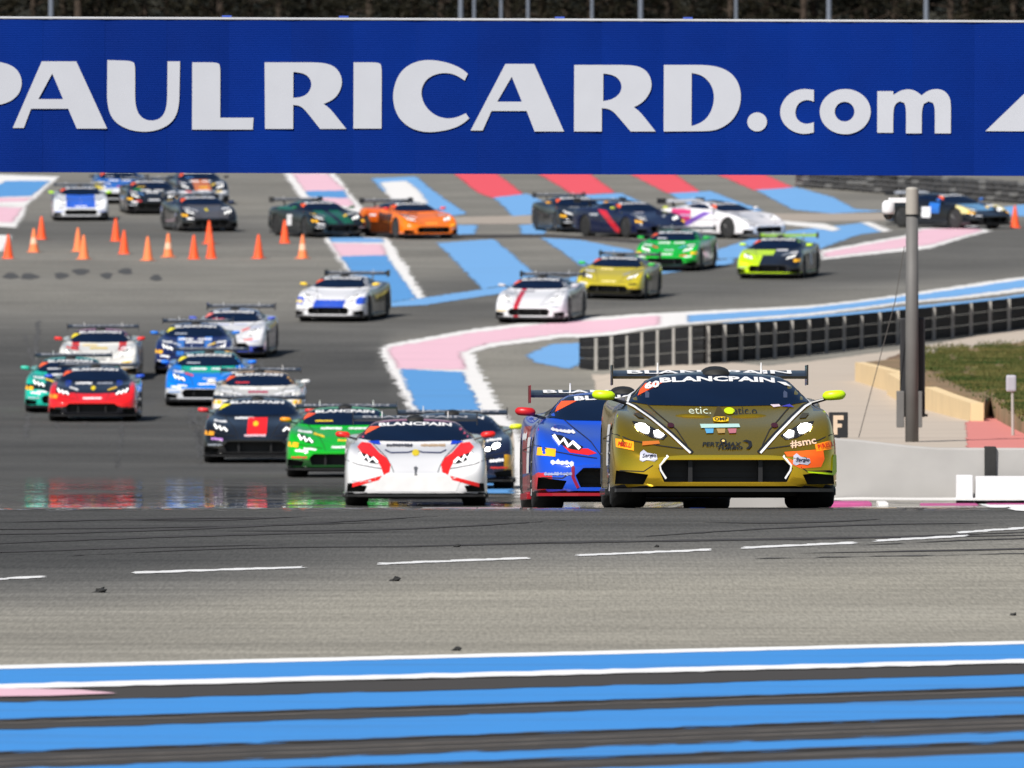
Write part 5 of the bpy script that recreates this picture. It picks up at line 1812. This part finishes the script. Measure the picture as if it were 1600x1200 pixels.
def P(name, base, zones=(), **k): return livery('paint_' + name, base, zones, **k)
HOOD = lambda c, lo=0, hi=.5: (c, [(1, 0, 0, lo, hi), (0, 1, 0, -3, -.5), (0, 0, 1, .45, 2)])
LOWER = lambda c, h=.40: (c, [(0, 0, 1, 0, h)])
ROOF = lambda c: (c, [(0, 0, 1, .99, 2)])
FLANK = lambda c: (c, [(1, 0, 0, .90, 2), (0, 1, 0, -.9, 1.2)])
TAIL = lambda c: (c, [(0, 1, 0, .9, 3)])
CENT = lambda c, w=.16: (c, [(1, 0, 0, 0, w)])
cars = [
 # label, paint, (px, row or None, Y or None, yaw), extra
 ('navy race car with yellow mirrors tucked behind the white and red car', P('navy_yellow', C(16, 24, 52), [(C(200, 150, 20), [(1, 0, 0, .82, 2), (0, 0, 1, .2, .52), (0, 1, 0, -3, -1.2)])]), (706, None, 187, 0), dict(mir=flat((222, 232, 40)), lamps='lit', stickers=std(pir=False), tagc=(210, 220, 60))),
 ('bright green race car behind the white and red one', P('green_a', C(0, 182, 26), [LOWER(C(10, 60, 20), .30)]), (539, None, 204, 0), dict(mir=flat((240, 150, 20)), stickers=std(('badge', (214, 190, 30))), tagc=(240, 90, 50))),
 ('black race car with a red square on its bonnet', P('black_square', C(16, 16, 19)), (402, None, 224, 0), dict(mir=flat((232, 60, 66)), tagc=(236, 220, 40), stickers=[('square', (244, 30, 30)), ('fend_l', WH), ('pir_l', (220, 150, 40)), ('bump_l', (170, 120, 190)), ('hood_a', WH), ('badge', (240, 200, 30)), ('nose', (224, 190, 200))])),
 ('white race car with a gold roof, behind the black one', P('gold_roof', C(224, 222, 216), [ROOF(C(240, 176, 40)), (C(240, 176, 36), [(0, 0, 1, .86, 1.3), (1, 0, 0, .56, .82), (0, 1, 0, -.7, .3)])]), (405, None, 256, 0), dict(mir=flat((226, 226, 226)), stickers=std(('hood_b', (170, 40, 80)))))
 ,
 ('azure race car with teal bonnet and blue mirrors', P('azure', C(0, 128, 238), [(C(10, 178, 146), [(1, 0, 0, 0, .62), (0, 1, 0, -1.25, -.5)]), ROOF(C(60, 170, 160)), LOWER(C(214, 216, 220), .40)]), (327, 630, None, 0), dict(mir=flat((10, 120, 235)), stickers=std(pir=False), tagc=(230, 214, 50))),
 ('black race car with a red front and blue mirrors, left of the track', P('red_front', C(9, 10, 20), [(C(236, 26, 26), [(0, 0, 1, .33, .60), (0, 1, 0, -3, -1.75)]), (C(236, 30, 36), [(1, 0, 0, .80, 2), (0, 0, 1, .2, .90), (0, 1, 0, -3, -.9)]), (C(16, 50, 150), [(1, 0, 0, .5, .62), (0, 1, 0, -1.3, -.5), (0, 0, 1, .5, 1)])]), (149, 656, None, 0), dict(mir=flat((40, 84, 200)), stickers=[('hood_a', WH), ('hood_c', (150, 156, 170)), ('badge', (226, 200, 20)), ('nose', WH), ('pir_l', (230, 150, 40)), ('low_l', (240, 30, 30)), ('low_r', (240, 30, 30))])),
 ('turquoise race car mostly hidden by the red fronted one', P('turquoise', C(20, 190, 166), [HOOD(C(12, 22, 50), 0, .5), (C(12, 14, 18), [(0, 0, 1, .50, .62), (0, 1, 0, -3, -1.2)])]), (110, None, 270.5, 0), dict(mir=flat((60, 196, 170)), stickers=std(), tagc=(240, 100, 50))),
 ('white race car with red flashes and gold trim at the left', P('white_gold', C(238, 236, 230), [ROOF(C(176, 60, 100)), (C(226, 46, 30), [(1, 0, 0, .48, .66), (0, 1, 0, -1.5, -.5), (0, 0, 1, .5, 1)]), LOWER(C(206, 170, 110), .30)]), (157, 590, None, 0), dict(mir=flat((226, 40, 36)), stickers=[('hood_b', (206, 180, 90)), ('hood_a', (214, 190, 130)), ('nose', (120, 120, 120)), ('fend_l', (216, 60, 50))], tagc=(236, 214, 40))),
 ('dark blue race car with white logos behind the azure one', P('dark_blue', C(16, 34, 92), [HOOD(C(60, 130, 220), .25, .42), ROOF(C(60, 76, 120))]), (306, 580, None, 0), dict(mir=flat((30, 120, 220)), stickers=std(('hood_b', WH)), tagc=(224, 214, 60))),
 ('silver white race car with blue sill, last of the near group', P('silver_white', C(230, 230, 234), [LOWER(C(60, 80, 190), .32), FLANK(C(40, 52, 110)), ROOF(C(150, 160, 190))]), (366, 555, None, -4), dict(mir=flat((70, 90, 190)), stickers=std(col=(170, 176, 200), pir=False), tagc=(236, 120, 110))),
 ('white race car with blue nose and yellow mirrors', P('white_blue_nose', C(236, 236, 240), [(C(24, 80, 208), [(0, 0, 1, .30, .56), (0, 1, 0, -3, -1.6), (1, 0, 0, 0, .42)]), (C(24, 80, 208), [(1, 0, 0, .72, 2), (0, 1, 0, -3, -1.2), (0, 0, 1, .46, .64)]), FLANK(C(36, 38, 44)), TAIL(C(30, 32, 40))]), (537, 498, None, -10), dict(mir=flat((250, 206, 50)), stickers=[('pir_l', (240, 214, 110)), ('fend_l', WH)])),  # dark flank zone puts the shaded side into the paint
 ('white race car with one red bonnet stripe', P('white_stripe', C(232, 232, 236), [(C(206, 24, 50), [(0, 0, 0, -.42, -.28, 1), (0, 1, 0, -3, -.5)]), FLANK(C(70, 60, 74)), ROOF(C(90, 96, 112))]), (846, 500, None, -9), dict(mir=flat((200, 200, 206)), stickers=[('hood_a', (120, 120, 130))])),  # flanks coloured darker to stand for the side turned from the sun
 ('gold race car with green mirrors on the return leg', P('gold_green', (.74, .60, .03, 1), [LOWER(C(30, 30, 24), .3), FLANK(C(40, 36, 34)), ROOF(C(110, 116, 120))], metal=.25), (967, 464, None, -9), dict(mir=flat((30, 190, 70)), stickers=[('hood_a', (240, 220, 150)), ('nose', (240, 226, 150))])),
 ('green race car with a white flank panel on the return leg', P('green_b', C(0, 186, 50), [(C(196, 198, 204), [(1, 0, 0, .90, 2), (0, 1, 0, -.6, .6), (0, 0, 1, .2, .82)]), LOWER(C(14, 30, 20), .26), ROOF(C(30, 130, 70))]), (1057, 420, None, -10), dict(mir=flat((20, 180, 60)), stickers=std())),
 ('yellow and black race car with a yellow wing', P('yellow_black', C(18, 22, 34), [(C(206, 246, 0), [(0, 0, 0, -3, -.25, 1), (0, 1, 0, -3, -1.0)]), (C(206, 246, 0), [(0, 0, 0, -3, .05, 1), (0, 0, 1, .66, .86), (0, 1, 0, -3, -.9)]), LOWER(C(196, 236, 10), .20), ROOF(C(150, 200, 40))]), (1217, 432, None, -10), dict(mir=flat((206, 246, 0)), wing=flat((150, 196, 50)), stickers=[('pir_r', YEL_P), ('hood_c', WH), ('fend_r', WH)] + SIDE)),
 ('dark green and black race car on the far leg, tailing the orange one', P('dark_green', C(14, 22, 26), [HOOD(C(8, 96, 66), .1, .45), (C(8, 100, 70), [(0, 0, 1, .84, 1.1), (0, 1, 0, 0, 1.2)])]), (496, 369, None, 22), dict(mir=flat((20, 110, 70)), stickers=[('pir_r', YEL_P), ('pir_l', YEL_P), ('fend_r', (170, 170, 170)), ('low_r', (190, 170, 180))] + SIDE[:1])),
 ('orange race car with black trim on the far leg', P('orange', C(255, 124, 6), [FLANK(C(70, 34, 16)), ROOF(C(60, 60, 70)), (C(232, 100, 10), [(0, 1, 0, .3, 1.4), (0, 0, 1, .5, .95)])]), (638, 371, None, 22), dict(mir=flat((240, 60, 40)), wing=CARBON, stickers=[('flank_r', WH), ('nose', (255, 170, 60)), ('hood_a', (60, 40, 30))])),
 ('dark blue race car with a red flank line and yellow plates', P('black_red', C(16, 26, 60), [(C(210, 30, 48), [(1, 0, 0, .88, 2), (0, -.55, 1, .55, .80)]), ROOF(C(30, 44, 84))]), (985, 370, None, 30), dict(mir=flat((190, 200, 60)), stickers=[('pir_r', YEL_P), ('pir_l', YEL_P), ('flank_r', (180, 184, 190)), ('hood_a', (160, 160, 170))])),
 ('all black race car just behind the red lined one on the far leg', P('all_black', C(12, 13, 16), [ROOF(C(40, 42, 48))]), (896, 361, None, 14), dict(mir=flat((230, 160, 40)), stickers=[('pir_l', YEL_P), ('fend_r', (150, 150, 156)), ('hood_a', (120, 124, 130)), ('nose', (90, 90, 96))])),
 ('white race car with pink and purple flank on the far leg', P('white_pink', C(234, 232, 236), [(C(206, 40, 110), [(1, 0, 0, .88, 2), (0, 1, 0, .5, 1.4), (0, 0, 1, .5, .9)]), (C(120, 80, 180), [(1, 0, 0, .88, 2), (0, .4, 1, .62, .80)])]), (1128, 371, None, 42), dict(mir=flat((220, 220, 224)), wing=flat((220, 220, 224)), stickers=[('flank_r', (190, 150, 190)), ('hood_a', (120, 120, 130))])),
 ('black and blue race car with yellow lamp, right of the pole', P('black_blue', C(15, 17, 24), [(C(40, 110, 200), [(1, 0, 0, .86, 2), (0, 1, 0, -.5, .0), (0, 0, 1, .5, .85)]), (C(110, 170, 220), [(1, 0, 0, 0, .5), (0, 1, 0, -1.7, -.9), (0, 0, 1, .55, 1)]), (C(226, 214, 150), [(1, 0, 0, .68, 2), (0, 1, 0, -1.9, -1.3), (0, 0, 1, .5, 1)])]), (1482, 356, None, 42), dict(mir=flat((50, 120, 210)), wing=flat((200, 206, 216)), stickers=[('door_r', WH), ('pir_r', YEL_P), ('pir_l', YEL_P)])),
 ('white race car with blue bonnet leading the upper left group', P('white_blue_hood', C(228, 230, 236), [HOOD(C(20, 96, 220), 0, .5), FLANK(C(30, 70, 150)), ROOF(C(60, 70, 90))]), (125, 343, None, 3), dict(mir=flat((180, 236, 40)), stickers=[('low_l', (40, 110, 220)), ('low_r', (40, 110, 220)), ('fend_l', WH), ('nose', WH)])),
 ('blue and white race car with yellow lamp, half hidden at upper left', P('blue_white', C(40, 110, 200), [LOWER(C(220, 222, 226), .55), (C(220, 200, 60), [(1, 0, 0, .6, 2), (0, 0, 1, .5, .75), (0, 1, 0, -3, -1.3)])]), (186, None, 438, 3), dict(stickers=std(pir=False))),
 ('black race car with green roof stripe in the upper left group', P('black_green', C(15, 16, 18), [(C(20, 150, 70), [(0, 0, 0, -.65, -.35, 1), (0, 0, 1, .8, 1.3)]), ROOF(C(80, 84, 96))]), (234, None, 426, 6), dict(stickers=std(('hood_b', WH)))),
 ('dark race car with orange bonnet mark, rearmost at upper left', P('dark_orange', C(28, 34, 46), [HOOD(C(214, 120, 60), 0, .3), LOWER(C(150, 156, 166), .5)]), (308, None, 437, 8), dict(stickers=std(pir=False))),
 ('charcoal race car with grey bonnet behind the cones', P('charcoal', C(26, 27, 30), [HOOD(C(84, 82, 84), 0, .6)]), (311, 360, None, 12), dict(mir=flat((30, 50, 90)), stickers=[('pir_l', YEL_P), ('fend_l', WH), ('bump_l', WH), ('fend_r', WH), ('badge', (220, 200, 30))])),
]
for lab, pt, (px, row, Yc, yaw), kw in cars:
    have = {k for k, _ in kw.get('stickers', ())}
    kw['stickers'] = list(kw.get('stickers', ())) + [(k, SR.choice([WH, (20, 20, 24), (150, 156, 166), (230, 190, 60), (206, 208, 214)])) for k in ('fend_l', 'fend_r', 'bump_l', 'bump_r', 'hood_d', 'hood_e', 'low_l', 'low_r') if k not in have and SR.random() < .6]
    c, q = car_at(px, row, Yc, yaw)
    make_car(lab, pt, c, q, **kw)
